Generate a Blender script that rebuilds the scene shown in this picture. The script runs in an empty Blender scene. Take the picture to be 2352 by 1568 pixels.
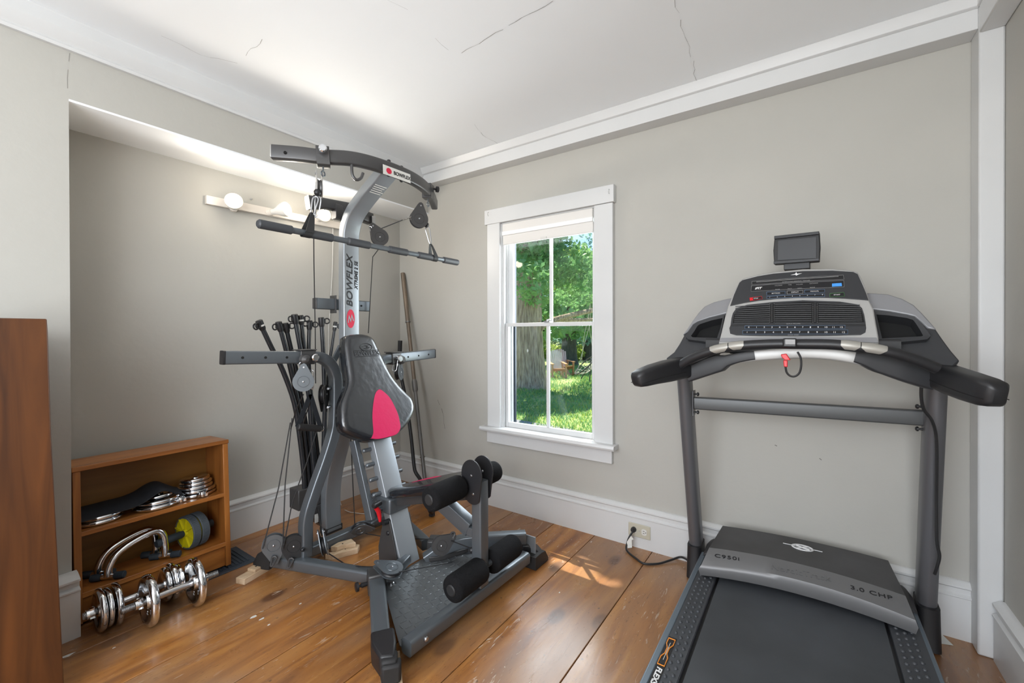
import bpy, bmesh, math, random
from mathutils import Vector, Matrix
V = Vector
PI = math.pi
scene = bpy.context.scene
COL = scene.collection

# ------------------------------------------------------------------ camera
CAM_F, CAM_YAW, CAM_PIT, CAM_ROLL, CAM_CY, CAM_H = 979.187, 0.6036111, -0.0043458, -0.0021725, 770.05, 1.10
_F = V((-math.sin(CAM_YAW), math.cos(CAM_YAW), 0)); _R = V((math.cos(CAM_YAW), math.sin(CAM_YAW), 0)); _U = V((0, 0, 1))
_F2 = _F * math.cos(CAM_PIT) + _U * math.sin(CAM_PIT); _U2 = _U * math.cos(CAM_PIT) - _F * math.sin(CAM_PIT)
_R3 = _R * math.cos(CAM_ROLL) + _U2 * math.sin(CAM_ROLL); _U3 = _U2 * math.cos(CAM_ROLL) - _R * math.sin(CAM_ROLL)
CPOS = V((0, 0, CAM_H))
cam_d = bpy.data.cameras.new('camera'); cam = bpy.data.objects.new('camera', cam_d); COL.objects.link(cam)
m = Matrix((_R3, _U3, -_F2)).transposed().to_4x4(); m.translation = CPOS
cam.matrix_world = m
cam_d.sensor_width = 36; cam_d.lens = CAM_F * 36 / 2352; cam_d.shift_y = (CAM_CY - 784) / 2352
cam_d.clip_start = 0.02; cam_d.clip_end = 300
scene.camera = cam

# ------------------------------------------------------------------ view, sky, sun, area light
vs = scene.view_settings
vs.view_transform = 'Standard'; vs.look = 'None'; vs.gamma = 1; vs.use_curve_mapping = False
vs.exposure = 0.04
scene.cycles.use_denoising = True
scene.cycles.max_bounces = 10; scene.cycles.diffuse_bounces = 5; scene.cycles.glossy_bounces = 4
scene.cycles.transparent_max_bounces = 16
scene.cycles.sample_clamp_indirect = 6.0
scene.cycles.caustics_reflective = False; scene.cycles.caustics_refractive = False

w = bpy.data.worlds.new('sky'); scene.world = w; w.use_nodes = True
nt = w.node_tree; bg = nt.nodes['Background']
sky = nt.nodes.new('ShaderNodeTexSky'); sky.sky_type = 'HOSEK_WILKIE'; sky.turbidity = 3.0
SUN_TO = V((-0.31, 0.31, 1.0)).normalized()
sky.sun_direction = SUN_TO
nt.links.new(sky.outputs[0], bg.inputs[0]); bg.inputs[1].default_value = 6.5

sun_d = bpy.data.lights.new('sun', 'SUN'); sun_d.energy = 10.0; sun_d.angle = math.radians(0.3); sun_d.color = (1, 0.93, 0.82)
sun = bpy.data.objects.new('sun', sun_d); COL.objects.link(sun)
sun.rotation_euler = SUN_TO.to_track_quat('Z', 'Y').to_euler()

def area(name, loc, look, sx, sy, power, color=(1, 1, 1), spread=PI):
    d = bpy.data.lights.new(name, 'AREA'); d.shape = 'RECTANGLE'; d.size = sx; d.size_y = sy; d.energy = power; d.color = color; d.spread = spread
    o = bpy.data.objects.new(name, d); COL.objects.link(o); o.location = loc
    o.rotation_euler = (V(look) - V(loc)).to_track_quat('-Z', 'Y').to_euler()
    return o
# added fill lights behind the camera, then daylight through the window in view
area('rear_fill', (-0.5, -1.56, 1.35), (-0.7, 2.0, 2.3), 2.2, 1.5, 80, (0.97, 0.985, 1.0))  # added even fill; the rear window around it is made up
area('side_fill', (0.44, -1.15, 1.25), (-2.3, 0.9, 0.55), 0.9, 1.9, 24, (1.0, 0.99, 0.97))  # added fill aimed at the alcove; no doorway stands here
area('window_daylight', (-1.35, 2.75, 1.35), (-2.2, 0.5, 0.55), 1.0, 1.3, 48, (0.93, 0.97, 1.0))

# ------------------------------------------------------------------ measuring helpers: image ray -> point on a real plane
def ray(u, v): return _F2 + _R3 * ((u - 1176) / CAM_F) + _U3 * ((CAM_CY - v) / CAM_F)
def X(u, v, x): d = ray(u, v); return CPOS + d * (x / d.x)
def Y(u, v, y): d = ray(u, v); return CPOS + d * (y / d.y)
def Z(u, v, z): d = ray(u, v); return CPOS + d * ((z - CAM_H) / d.z)
def T(u, v, t): return CPOS + ray(u, v) * t
class Pl:
    def __init__(s, p0, n): s.p0 = V(p0); s.n = V(n).normalized()
    def at(s, u, v, off=0.0):
        d = ray(u, v); p = s.p0 + s.n * off
        return CPOS + d * ((p - CPOS).dot(s.n) / d.dot(s.n))

# ------------------------------------------------------------------ materials
def new_mat(name):
    mt = bpy.data.materials.new(name); mt.use_nodes = True
    return mt, mt.node_tree, mt.node_tree.nodes['Principled BSDF']
def mat(name, col, rough=0.5, metal=0.0, bump=0.0, bscale=60, var=0.0, vscale=6, coat=0.0, spec=0.5, col2=None, stretch=(1, 1, 1), bdist=0.002):
    mt, t, b = new_mat(name); N = t.nodes; L = t.links
    b.inputs['Base Color'].default_value = (*col, 1); b.inputs['Roughness'].default_value = rough; b.inputs['Metallic'].default_value = metal
    b.inputs['Coat Weight'].default_value = coat; b.inputs['Specular IOR Level'].default_value = spec
    tc = N.new('ShaderNodeTexCoord'); mp = N.new('ShaderNodeMapping'); mp.inputs['Scale'].default_value = stretch
    L.new(tc.outputs['Object'], mp.inputs['Vector'])
    if var or col2:
        n = N.new('ShaderNodeTexNoise'); n.inputs['Scale'].default_value = vscale; n.inputs['Detail'].default_value = 5
        L.new(mp.outputs[0], n.inputs['Vector'])
        r = N.new('ShaderNodeValToRGB'); r.color_ramp.elements[0].position = 0.32; r.color_ramp.elements[1].position = 0.68
        c2 = col2 if col2 else tuple(c * (1 - var) for c in col)
        r.color_ramp.elements[0].color = (*c2, 1); r.color_ramp.elements[1].color = (*col, 1)
        L.new(n.outputs[0], r.inputs[0]); L.new(r.outputs[0], b.inputs['Base Color'])
    if bump:
        n2 = N.new('ShaderNodeTexNoise'); n2.inputs['Scale'].default_value = bscale; n2.inputs['Detail'].default_value = 4
        L.new(mp.outputs[0], n2.inputs['Vector'])
        bp = N.new('ShaderNodeBump'); bp.inputs['Strength'].default_value = bump; bp.inputs['Distance'].default_value = bdist
        L.new(n2.outputs[0], bp.inputs['Height']); L.new(bp.outputs[0], b.inputs['Normal'])
    return mt
def wood(name, c_dark, c_light, axis='y', rough=0.4, scale=1.0, coat=0.0, bump=0.15):
    mt, t, b = new_mat(name); N = t.nodes; L = t.links
    tc = N.new('ShaderNodeTexCoord'); mp = N.new('ShaderNodeMapping')
    s = {'x': (1.2, 14, 14), 'y': (14, 1.2, 14), 'z': (14, 14, 1.2)}[axis]
    mp.inputs['Scale'].default_value = tuple(k * scale for k in s); L.new(tc.outputs['Object'], mp.inputs['Vector'])
    n = N.new('ShaderNodeTexNoise'); n.inputs['Scale'].default_value = 1.6; n.inputs['Detail'].default_value = 8; n.inputs['Distortion'].default_value = 0.9
    L.new(mp.outputs[0], n.inputs['Vector'])
    r = N.new('ShaderNodeValToRGB'); r.color_ramp.elements[0].position = 0.3; r.color_ramp.elements[1].position = 0.7
    r.color_ramp.elements[0].color = (*c_dark, 1); r.color_ramp.elements[1].color = (*c_light, 1)
    L.new(n.outputs[0], r.inputs[0]); L.new(r.outputs[0], b.inputs['Base Color'])
    b.inputs['Roughness'].default_value = rough; b.inputs['Coat Weight'].default_value = coat; b.inputs['Coat Roughness'].default_value = 0.2
    bp = N.new('ShaderNodeBump'); bp.inputs['Strength'].default_value = bump; bp.inputs['Distance'].default_value = 0.001
    L.new(n.outputs[0], bp.inputs['Height']); L.new(bp.outputs[0], b.inputs['Normal'])
    return mt
def emit(name, col, s):
    mt, t, b = new_mat(name); b.inputs['Base Color'].default_value = (*col, 1)
    b.inputs['Emission Color'].default_value = (*col, 1); b.inputs['Emission Strength'].default_value = s
    return mt

M = {}
M['wall'] = mat('greige_wall_paint', (0.445, 0.434, 0.400), 0.75, bump=0.35, bscale=28, var=0.035, vscale=3, bdist=0.003)
M['white'] = mat('white_gloss_trim_paint', (0.63, 0.635, 0.635), 0.38, bump=0.2, bscale=22, var=0.04, vscale=5, bdist=0.002)
M['ceiling'] = mat('white_ceiling_plaster', (0.86, 0.885, 0.905), 0.85, bump=0.25, bscale=9, bdist=0.004, var=0.02, vscale=2)
M['crack'] = mat('dark_plaster_crack', (0.28, 0.27, 0.25), 0.9)
M['scuff'] = mat('grey_wall_scuff', (0.20, 0.19, 0.17), 0.9)
M['gun'] = mat('gunmetal_powder_coat', (0.135, 0.152, 0.168), 0.32, metal=0.5, bump=0.06, bscale=500, bdist=0.0004)
M['gundark'] = mat('dark_bronze_grey_coat', (0.075, 0.074, 0.075), 0.36, metal=0.4)
M['silver'] = mat('silver_grey_metallic_paint', (0.32, 0.345, 0.37), 0.38, metal=0.5, bump=0.06, bscale=600, bdist=0.0003)
M['black'] = mat('black_plastic', (0.015, 0.015, 0.017), 0.42)
M['blackm'] = mat('matte_black_plastic', (0.017, 0.017, 0.018), 0.6, bump=0.1, bscale=300, bdist=0.0005)
M['rod'] = mat('black_power_rod', (0.018, 0.02, 0.024), 0.3)
M['hole'] = mat('black_hole', (0.004, 0.004, 0.004), 0.9)
M['chrome'] = mat('chrome', (0.78, 0.80, 0.83), 0.12, metal=1.0)
M['steel'] = mat('brushed_steel', (0.50, 0.51, 0.53), 0.3, metal=1.0)
M['cable'] = mat('black_cable', (0.015, 0.015, 0.016), 0.5)
M['vinyl'] = mat('black_vinyl', (0.008, 0.010, 0.014), 0.27, bump=0.35, bscale=30, bdist=0.004, spec=0.9, coat=0.35)
M['redvinyl'] = mat('crimson_vinyl', (0.60, 0.0, 0.085), 0.28, coat=0.3, bump=0.2, bscale=45, bdist=0.003)
M['foam'] = mat('black_foam', (0.010, 0.010, 0.011), 0.95, spec=0.15, bump=0.8, bscale=220, bdist=0.003)
M['tread'] = mat('dark_grey_tread_plate', (0.15, 0.16, 0.168), 0.34, metal=0.5, bump=0.08, bscale=300)
M['rubber'] = mat('black_rubber_foot', (0.016, 0.016, 0.017), 0.65)
M['red'] = mat('red_plastic', (0.62, 0.012, 0.02), 0.35)
M['redink'] = mat('red_print', (0.60, 0.01, 0.05), 0.4)
M['blackink'] = mat('black_print', (0.012, 0.012, 0.014), 0.5)
M['whiteink'] = mat('white_print', (0.72, 0.72, 0.72), 0.5)
M['whitelabel'] = mat('white_sticker', (0.66, 0.65, 0.62), 0.5)
M['pine'] = wood('raw_pine', (0.47, 0.33, 0.20), (0.68, 0.53, 0.37), 'y', 0.7, 1.6)
M['shelfwood'] = wood('orange_pine_stain', (0.23, 0.075, 0.014), (0.48, 0.185, 0.040), 'y', 0.38, 0.9, coat=0.2)
M['shelfwoodz'] = wood('orange_pine_stain_upright', (0.23, 0.075, 0.014), (0.46, 0.175, 0.038), 'z', 0.38, 0.9, coat=0.2)
M['shelfback'] = wood('brown_back_board', (0.15, 0.062, 0.010), (0.25, 0.115, 0.020), 'y', 0.5, 0.7)
M['cabinet'] = wood('red_brown_cabinet_wood', (0.035, 0.011, 0.003), (0.135, 0.045, 0.010), 'z', 0.45, 0.8, coat=0.0)
M['yellow'] = mat('yellow_plastic', (0.62, 0.55, 0.01), 0.4)
M['wheelrub'] = mat('grey_wheel_rubber', (0.07, 0.085, 0.10), 0.7)
M['cloth'] = mat('black_neoprene', (0.010, 0.013, 0.018), 0.75, bump=0.2, bscale=90)
M['grip'] = mat('dark_blue_foam_grip', (0.02, 0.03, 0.042), 0.7)
M['rust'] = mat('rusty_brown_pole', (0.22, 0.17, 0.125), 0.45, metal=0.35, col2=(0.12, 0.095, 0.075), vscale=9, stretch=(1, 1, 0.3))
M['polegrey'] = mat('grey_galvanised_pole', (0.20, 0.195, 0.19), 0.42, metal=0.55, col2=(0.10, 0.095, 0.09), vscale=12, stretch=(1, 1, 0.2))
M['almond'] = mat('almond_outlet_plastic', (0.50, 0.47, 0.38), 0.4)
M['vent'] = mat('slate_blue_register', (0.035, 0.047, 0.065), 0.5, metal=0.3)
M['lightbar'] = mat('cream_light_bar', (0.74, 0.69, 0.63), 0.35)
M['bulbrim'] = emit('bulb_reflector_glow', (1.0, 0.86, 0.62), 0.9)
M['bulbbody'] = mat('white_bulb_body', (0.72, 0.71, 0.68), 0.35)
M['bulbface'] = emit('bulb_lens_glow', (1.0, 0.93, 0.80), 16.0)
M['tbrace'] = mat('treadmill_dark_grey_paint', (0.085, 0.088, 0.090), 0.42, metal=0.35)
M['tmetal'] = mat('treadmill_grey_paint', (0.145, 0.145, 0.155), 0.36, metal=0.45)
M['tsilver'] = mat('console_silver_plastic', (0.40, 0.395, 0.385), 0.35, metal=0.25)
M['tshell'] = mat('console_grey_shell', (0.24, 0.24, 0.25), 0.42, metal=0.2, bump=0.04, bscale=200)
M['tblack'] = mat('console_charcoal', (0.026, 0.027, 0.030), 0.45)
M['tscreen'] = mat('console_black_window', (0.010, 0.010, 0.012), 0.25)
M['thood'] = mat('dusty_black_hood', (0.022, 0.021, 0.022), 0.36, col2=(0.05, 0.05, 0.054), vscale=5)
M['thoodsilver'] = mat('hood_grey_plastic', (0.17, 0.17, 0.173), 0.42, metal=0.3)
M['trail'] = mat('steel_blue_side_rail', (0.17, 0.21, 0.25), 0.4, metal=0.6)
M['trailblk'] = mat('charcoal_foot_rail', (0.045, 0.049, 0.056), 0.5, bump=0.1, bscale=200)
M['orange'] = mat('orange_print', (0.75, 0.26, 0.03), 0.5)
M['blueink'] = mat('blue_print', (0.06, 0.30, 0.75), 0.4)
M['bluedull'] = mat('dull_blue_print', (0.10, 0.17, 0.28), 0.45)
M['greenink'] = mat('green_print', (0.06, 0.22, 0.06), 0.4)
M['greyink'] = mat('grey_print', (0.30, 0.30, 0.30), 0.5)
M['gripmetal'] = mat('grip_sensor_metal', (0.36, 0.345, 0.31), 0.4, metal=0.3)
M['blind'] = mat('white_blind_fabric', (0.72, 0.70, 0.67), 0.7)
M['blindhi'] = mat('bright_blind_rail', (0.85, 0.85, 0.85), 0.4)
M['paper'] = mat('white_paper', (0.7, 0.7, 0.66), 0.8)
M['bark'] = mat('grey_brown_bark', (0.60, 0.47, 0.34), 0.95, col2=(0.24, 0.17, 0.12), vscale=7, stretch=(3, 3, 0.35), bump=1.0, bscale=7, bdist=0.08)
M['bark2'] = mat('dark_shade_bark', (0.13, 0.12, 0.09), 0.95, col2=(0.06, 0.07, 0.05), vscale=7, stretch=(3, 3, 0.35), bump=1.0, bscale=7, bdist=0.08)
M['lawn'] = mat('sunlit_lawn', (0.38, 0.46, 0.15), 0.95, col2=(0.22, 0.30, 0.10), vscale=1.1, bump=0.8, bscale=20, bdist=0.03)
M['gravel'] = mat('grey_gravel', (0.34, 0.34, 0.35), 0.95, col2=(0.18, 0.18, 0.19), vscale=30, bump=0.6, bscale=60, bdist=0.01)
M['adwood'] = wood('honey_outdoor_wood', (0.36, 0.17, 0.07), (0.60, 0.32, 0.15), 'z', 0.6)
M['adred'] = mat('faded_pink_slats', (0.62, 0.42, 0.38), 0.6)
M['rope'] = mat('pale_rope', (0.6, 0.56, 0.48), 0.8)
M['dark_frame'] = mat('dark_iron_frame', (0.05, 0.045, 0.04), 0.5)
def leafmat(name, c, c2):
    mt, t, b = new_mat(name); N = t.nodes; L = t.links
    oi = N.new('ShaderNodeTexCoord'); n = N.new('ShaderNodeTexNoise'); n.inputs['Scale'].default_value = 0.9; n.inputs['Detail'].default_value = 3
    L.new(oi.outputs['Object'], n.inputs['Vector'])
    r = N.new('ShaderNodeValToRGB'); r.color_ramp.elements[0].position = .35; r.color_ramp.elements[1].position = .65
    r.color_ramp.elements[0].color = (*c2, 1); r.color_ramp.elements[1].color = (*c, 1); L.new(n.outputs[0], r.inputs[0])
    tr = N.new('ShaderNodeBsdfTranslucent'); mx = N.new('ShaderNodeMixShader'); mx.inputs[0].default_value = 0.45
    L.new(r.outputs[0], b.inputs['Base Color']); L.new(r.outputs[0], tr.inputs[0]); b.inputs['Roughness'].default_value = 0.5
    out = N['Material Output']; L.new(b.outputs[0], mx.inputs[1]); L.new(tr.outputs[0], mx.inputs[2]); L.new(mx.outputs[0], out.inputs[0])
    return mt
M['leaf'] = leafmat('maple_leaf_green', (0.30, 0.52, 0.17), (0.15, 0.34, 0.13))
M['leaf2'] = leafmat('yellow_green_leaf', (0.55, 0.62, 0.14), (0.32, 0.46, 0.10))
M['leaf3'] = leafmat('blue_green_needles', (0.20, 0.38, 0.26), (0.10, 0.24, 0.20))
def glassmat():
    mt, t, b = new_mat('window_glass'); N = t.nodes; L = t.links
    tr = N.new('ShaderNodeBsdfTransparent'); tr.inputs[0].default_value = (0.97, 0.985, 0.98, 1)
    gl = N.new('ShaderNodeBsdfGlossy'); gl.inputs['Roughness'].default_value = 0.03
    fr = N.new('ShaderNodeLayerWeight'); fr.inputs[0].default_value = 0.5
    pw = N.new('ShaderNodeMath'); pw.operation = 'POWER'; L.new(fr.outputs['Facing'], pw.inputs[0]); pw.inputs[1].default_value = 4.0
    ma = N.new('ShaderNodeMath'); ma.operation = 'MULTIPLY_ADD'; L.new(pw.outputs[0], ma.inputs[0]); ma.inputs[1].default_value = 0.3; ma.inputs[2].default_value = 0.03
    mx = N.new('ShaderNodeMixShader'); L.new(ma.outputs[0], mx.inputs[0]); L.new(tr.outputs[0], mx.inputs[1]); L.new(gl.outputs[0], mx.inputs[2])
    L.new(mx.outputs[0], N['Material Output'].inputs[0]); return mt
M['glass'] = glassmat()

def floor_mat():
    mt, t, b = new_mat('old_varnished_pine_boards'); N = t.nodes; L = t.links
    def mth(op, a=None, bb=None, va=None, vb=None):
        n = N.new('ShaderNodeMath'); n.operation = op
        if a is not None: L.new(a, n.inputs[0])
        elif va is not None: n.inputs[0].default_value = va
        if bb is not None: L.new(bb, n.inputs[1])
        elif vb is not None: n.inputs[1].default_value = vb
        return n.outputs[0]
    def ramp(inp, stops):
        r = N.new('ShaderNodeValToRGB'); e = r.color_ramp.elements
        while len(e) < len(stops): e.new(0.5)
        for k, (p, c) in enumerate(stops): e[k].position = p; e[k].color = (*c, 1) if len(c) == 3 else c
        L.new(inp, r.inputs[0]); return r.outputs[0]
    def mix(f, a, c, bt='MIX'):
        n = N.new('ShaderNodeMix'); n.data_type = 'RGBA'; n.blend_type = bt
        if isinstance(f, float): n.inputs[0].default_value = f
        else: L.new(f, n.inputs[0])
        for k, q in ((6, a), (7, c)):
            if isinstance(q, tuple): n.inputs[k].default_value = (*q, 1)
            else: L.new(q, n.inputs[k])
        return n.outputs[2]
    tc = N.new('ShaderNodeTexCoord'); at = N.new('ShaderNodeAttribute'); at.attribute_name = 'board'
    off = N.new('ShaderNodeVectorMath'); off.operation = 'SCALE'; off.inputs['Scale'].default_value = 7.3; L.new(at.outputs['Color'], off.inputs[0])
    ad = N.new('ShaderNodeVectorMath'); L.new(tc.outputs['Object'], ad.inputs[0]); L.new(off.outputs[0], ad.inputs[1])
    def noise(scale, sc3, det=6, dist=0.0):
        mp = N.new('ShaderNodeMapping'); mp.inputs['Scale'].default_value = sc3; L.new(ad.outputs[0], mp.inputs[0])
        n = N.new('ShaderNodeTexNoise'); n.inputs['Scale'].default_value = scale; n.inputs['Detail'].default_value = det; n.inputs['Distortion'].default_value = dist
        L.new(mp.outputs[0], n.inputs['Vector']); return n.outputs[0]
    grain = noise(2.2, (7, 0.9, 1), 8, 1.2)
    base = ramp(grain, [(0.28, (0.17, 0.056, 0.012)), (0.5, (0.33, 0.130, 0.026)), (0.72, (0.47, 0.22, 0.052))])
    big = noise(1.3, (1.5, 0.8, 1), 3)
    base = mix(ramp(big, [(0.42, (0, 0, 0)), (0.62, (1, 1, 1))]), base, mix(0.6, base, (0.27, 0.155, 0.085)))
    sep = N.new('ShaderNodeSeparateColor'); L.new(at.outputs['Color'], sep.inputs[0])
    tone = ramp(sep.outputs[1], [(0.0, (0.86, 0.82, 0.80)), (1.0, (1.12, 1.1, 1.05))])
    base = mix(1.0, base, tone, 'MULTIPLY')
    # knots: sparse cells stretched along the boards
    mp = N.new('ShaderNodeMapping'); mp.inputs['Scale'].default_value = (2.6, 1.35, 1); L.new(ad.outputs[0], mp.inputs[0])
    vo = N.new('ShaderNodeTexVoronoi'); vo.voronoi_dimensions = '2D'; vo.inputs['Scale'].default_value = 0.9; L.new(mp.outputs[0], vo.inputs['Vector'])
    knot = ramp(vo.outputs['Distance'], [(0.045, (1, 1, 1)), (0.075, (0, 0, 0))])
    base = mix(mth('MULTIPLY', knot, vb=0.75), base, (0.055, 0.018, 0.008))
    halo = ramp(vo.outputs['Distance'], [(0.05, (1, 1, 1)), (0.2, (0, 0, 0))])
    base = mix(mth('MULTIPLY', halo, vb=0.3), base, (0.13, 0.05, 0.02))
    # nail holes and specks
    mp2 = N.new('ShaderNodeMapping'); mp2.inputs['Scale'].default_value = (9, 7, 1); L.new(ad.outputs[0], mp2.inputs[0])
    v2 = N.new('ShaderNodeTexVoronoi'); v2.voronoi_dimensions = '2D'; L.new(mp2.outputs[0], v2.inputs['Vector'])
    v2.inputs['Scale'].default_value = 1.0
    spk = mth('MULTIPLY', ramp(v2.outputs['Distance'], [(0.022, (1, 1, 1)), (0.042, (0, 0, 0))]), ramp(noise(2.1, (1.3, 1, 1), 3), [(0.5, (0, 0, 0)), (0.56, (1, 1, 1))]))
    base = mix(mth('MULTIPLY', spk, vb=0.75), base, (0.04, 0.02, 0.012))
    # worn greyish patches and fine dark gouges
    worn = ramp(noise(1.6, (1.6, .7, 1), 7, 1.0), [(0.44, (0, 0, 0)), (0.66, (1, 1, 1))])
    base = mix(mth('MULTIPLY', worn, vb=0.55), base, (0.30, 0.185, 0.11))
    gou = ramp(noise(14, (7, 1.1, 1), 9, 3.5), [(0.62, (0, 0, 0)), (0.66, (1, 1, 1))])
    base = mix(mth('MULTIPLY', gou, vb=0.45), base, (0.09, 0.04, 0.018))
    # pale scratches and worn paint flecks
    sc = noise(5.0, (9, 1.6, 1), 8, 2.5); msk = noise(1.1, (1, 1, 1), 2)
    scr = mth('MULTIPLY', ramp(sc, [(0.63, (0, 0, 0)), (0.68, (1, 1, 1))]), ramp(msk, [(0.42, (0, 0, 0)), (0.58, (1, 1, 1))]))
    base = mix(mth('MULTIPLY', scr, vb=0.7), base, (0.55, 0.44, 0.34))
    L.new(base, b.inputs['Base Color'])
    rr = noise(3, (2, 1, 1), 5)
    L.new(ramp(rr, [(0.3, (0.24,) * 3), (0.7, (0.42,) * 3)]), b.inputs['Roughness'])
    b.inputs['Coat Weight'].default_value = 0.25; b.inputs['Coat Roughness'].default_value = 0.22
    bp = N.new('ShaderNodeBump'); bp.inputs['Strength'].default_value = 0.35; bp.inputs['Distance'].default_value = 0.0025
    L.new(mth('ADD', grain, mth('MULTIPLY', scr, vb=-0.6)), bp.inputs['Height']); L.new(bp.outputs[0], b.inputs['Normal'])
    return mt
M['floor'] = floor_mat()

# ------------------------------------------------------------------ objects
def tag(o, label=None, cat=None, group=None, kind=None):
    if label: o['label'] = label
    if cat: o['category'] = cat
    if group: o['group'] = group
    if kind: o['kind'] = kind
    return o
ROOTM = {}
def thing(name, label, cat, loc=(0, 0, 0), rot=(0, 0, 0), group=None, kind=None):
    o = bpy.data.objects.new(name, None); COL.objects.link(o); o.location = loc; o.rotation_euler = rot
    o.empty_display_size = 0.1
    from mathutils import Euler
    ROOTM[o] = Matrix.Translation(V(loc)) @ Euler(rot).to_matrix().to_4x4()
    return tag(o, label, cat, group, kind)
def rootmat(o):
    while o is not None:
        if o in ROOTM: return ROOTM[o]
        o = o.parent
    return Matrix.Identity(4)

SPLIT = {'bolt', 'support_peg', 'end_cap', 'pin_hole', 'cable_ball', 'slot', 'post_bracket', 'button', 'indicator_light', 'side_casing', 'jamb', 'storm_frame', 'slat'}
class MB:
    def __init__(s, local=False): s.bm = bmesh.new(); s.mi = 0; s.local = local
    def face(s, vs_):
        try: f = s.bm.faces.new(vs_)
        except ValueError: return None
        f.material_index = s.mi; return f
    def v(s, p): return s.bm.verts.new(V(p))
    def box(s, c, size, rot=None):
        hx, hy, hz = [k / 2 for k in size]; c = V(c); vs_ = []
        for dx in (-hx, hx):
            for dy in (-hy, hy):
                for dz in (-hz, hz):
                    d = V((dx, dy, dz)); d = rot @ d if rot else d
                    vs_.append(s.v(c + d))
        for q in ((0, 1, 3, 2), (4, 6, 7, 5), (0, 4, 5, 1), (2, 3, 7, 6), (0, 2, 6, 4), (1, 5, 7, 3)): s.face([vs_[k] for k in q])
        return s
    def bx(s, x0, x1, y0, y1, z0, z1): return s.box(((x0 + x1) / 2, (y0 + y1) / 2, (z0 + z1) / 2), (abs(x1 - x0), abs(y1 - y0), abs(z1 - z0)))
    def prism(s, pts, vec):
        vec = V(vec); a = [s.v(p) for p in pts]; b = [s.v(V(p) + vec) for p in pts]; n = len(a)
        s.face(a); s.face(b[::-1])
        for i in range(n): s.face([a[i], a[(i + 1) % n], b[(i + 1) % n], b[i]])
        return s
    def rings(s, R, closed=True, cap=True):
        vr = [[s.v(p) for p in r] for r in R]; n = len(vr[0])
        for a, b in zip(vr, vr[1:]):
            for i in range(n if closed else n - 1): s.face([a[i], a[(i + 1) % n], b[(i + 1) % n], b[i]])
        if cap: s.face(vr[0][::-1]); s.face(vr[-1])
        return s
    def _frames(s, pts, up=None):
        pts = [V(p) for p in pts]; n = len(pts); T_ = []
        for i in range(n):
            a = pts[max(i - 1, 0)]; b = pts[min(i + 1, n - 1)]
            if 0 < i < n - 1: t = (pts[i] - a).normalized() + (b - pts[i]).normalized()
            else: t = b - a
            T_.append(t.normalized())
        if up is None:
            up = V((0, 0, 1)) if abs(T_[0].z) < 0.9 else V((1, 0, 0))
        up = V(up); U_ = []
        u = (up - T_[0] * up.dot(T_[0])).normalized()
        for t in T_: u = (u - t * u.dot(t)).normalized(); U_.append(u)
        return pts, T_, U_
    def tube(s, pts, r, seg=12, cap=True, up=None):
        pts, T_, U_ = s._frames(pts, up); R = []
        for i, (p, t, u) in enumerate(zip(pts, T_, U_)):
            w_ = t.cross(u); rr = r[i] if isinstance(r, (list, tuple)) else r
            R.append([p + (u * math.cos(2 * PI * k / seg) + w_ * math.sin(2 * PI * k / seg)) * rr for k in range(seg)])
        return s.rings(R, cap=cap)
    def rtube(s, pts, a, b, up=(0, 0, 1), rad=0.3, cap=True, fixed=True):
        """rectangular tube: a across, b along 'up'"""
        pts, T_, U_ = s._frames(pts, up); R = []
        for i, (p, t, u) in enumerate(zip(pts, T_, U_)):
            if fixed: u = (V(up) - t * V(up).dot(t)).normalized()
            w_ = t.cross(u); aa = (a[i] if isinstance(a, (list, tuple)) else a) / 2; bb = (b[i] if isinstance(b, (list, tuple)) else b) / 2
            c = min(aa, bb) * rad; ring = []
            for sx, sy, a0 in ((1, 1, 0), (-1, 1, 90), (-1, -1, 180), (1, -1, 270)):
                for k in range(4):
                    an = math.radians(a0 + 30 * k)
                    ring.append(p + w_ * (sx * (aa - c) + c * math.cos(an)) + u * (sy * (bb - c) + c * math.sin(an)))
            R.append(ring)
        return s.rings(R, cap=cap)
    def lathe(s, p0, axis, prof, seg=28, cap=True):
        p0 = V(p0); ax = V(axis).normalized(); u = ax.orthogonal().normalized(); w_ = ax.cross(u)
        R = [[p0 + ax * h + (u * math.cos(2 * PI * k / seg) + w_ * math.sin(2 * PI * k / seg)) * max(r, 1e-4) for k in range(seg)] for r, h in prof]
        return s.rings(R, cap=cap)
    def ball(s, c, r, seg=12, rng=8):
        r = V(r) if not isinstance(r, (int, float)) else V((r, r, r)); c = V(c)
        R = []
        for i in range(rng + 1):
            a = -PI / 2 + PI * i / rng; k = max(math.cos(a), 0.01)
            R.append([c + V((r.x * k * math.cos(2 * PI * j / seg), r.y * k * math.sin(2 * PI * j / seg), r.z * math.sin(a))) for j in range(seg)])
        return s.rings(R)
    def torus(s, c, axis, R0, r, seg=20, sub=8):
        c = V(c); ax = V(axis).normalized(); u = ax.orthogonal().normalized(); w_ = ax.cross(u); vr = []
        for i in range(seg):
            a = 2 * PI * i / seg; d = u * math.cos(a) + w_ * math.sin(a)
            vr.append([s.v(c + d * (R0 + r * math.cos(2 * PI * j / sub)) + ax * r * math.sin(2 * PI * j / sub)) for j in range(sub)])
        for i in range(seg):
            for j in range(sub): s.face([vr[i][j], vr[(i + 1) % seg][j], vr[(i + 1) % seg][(j + 1) % sub], vr[i][(j + 1) % sub]])
        return s
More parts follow.
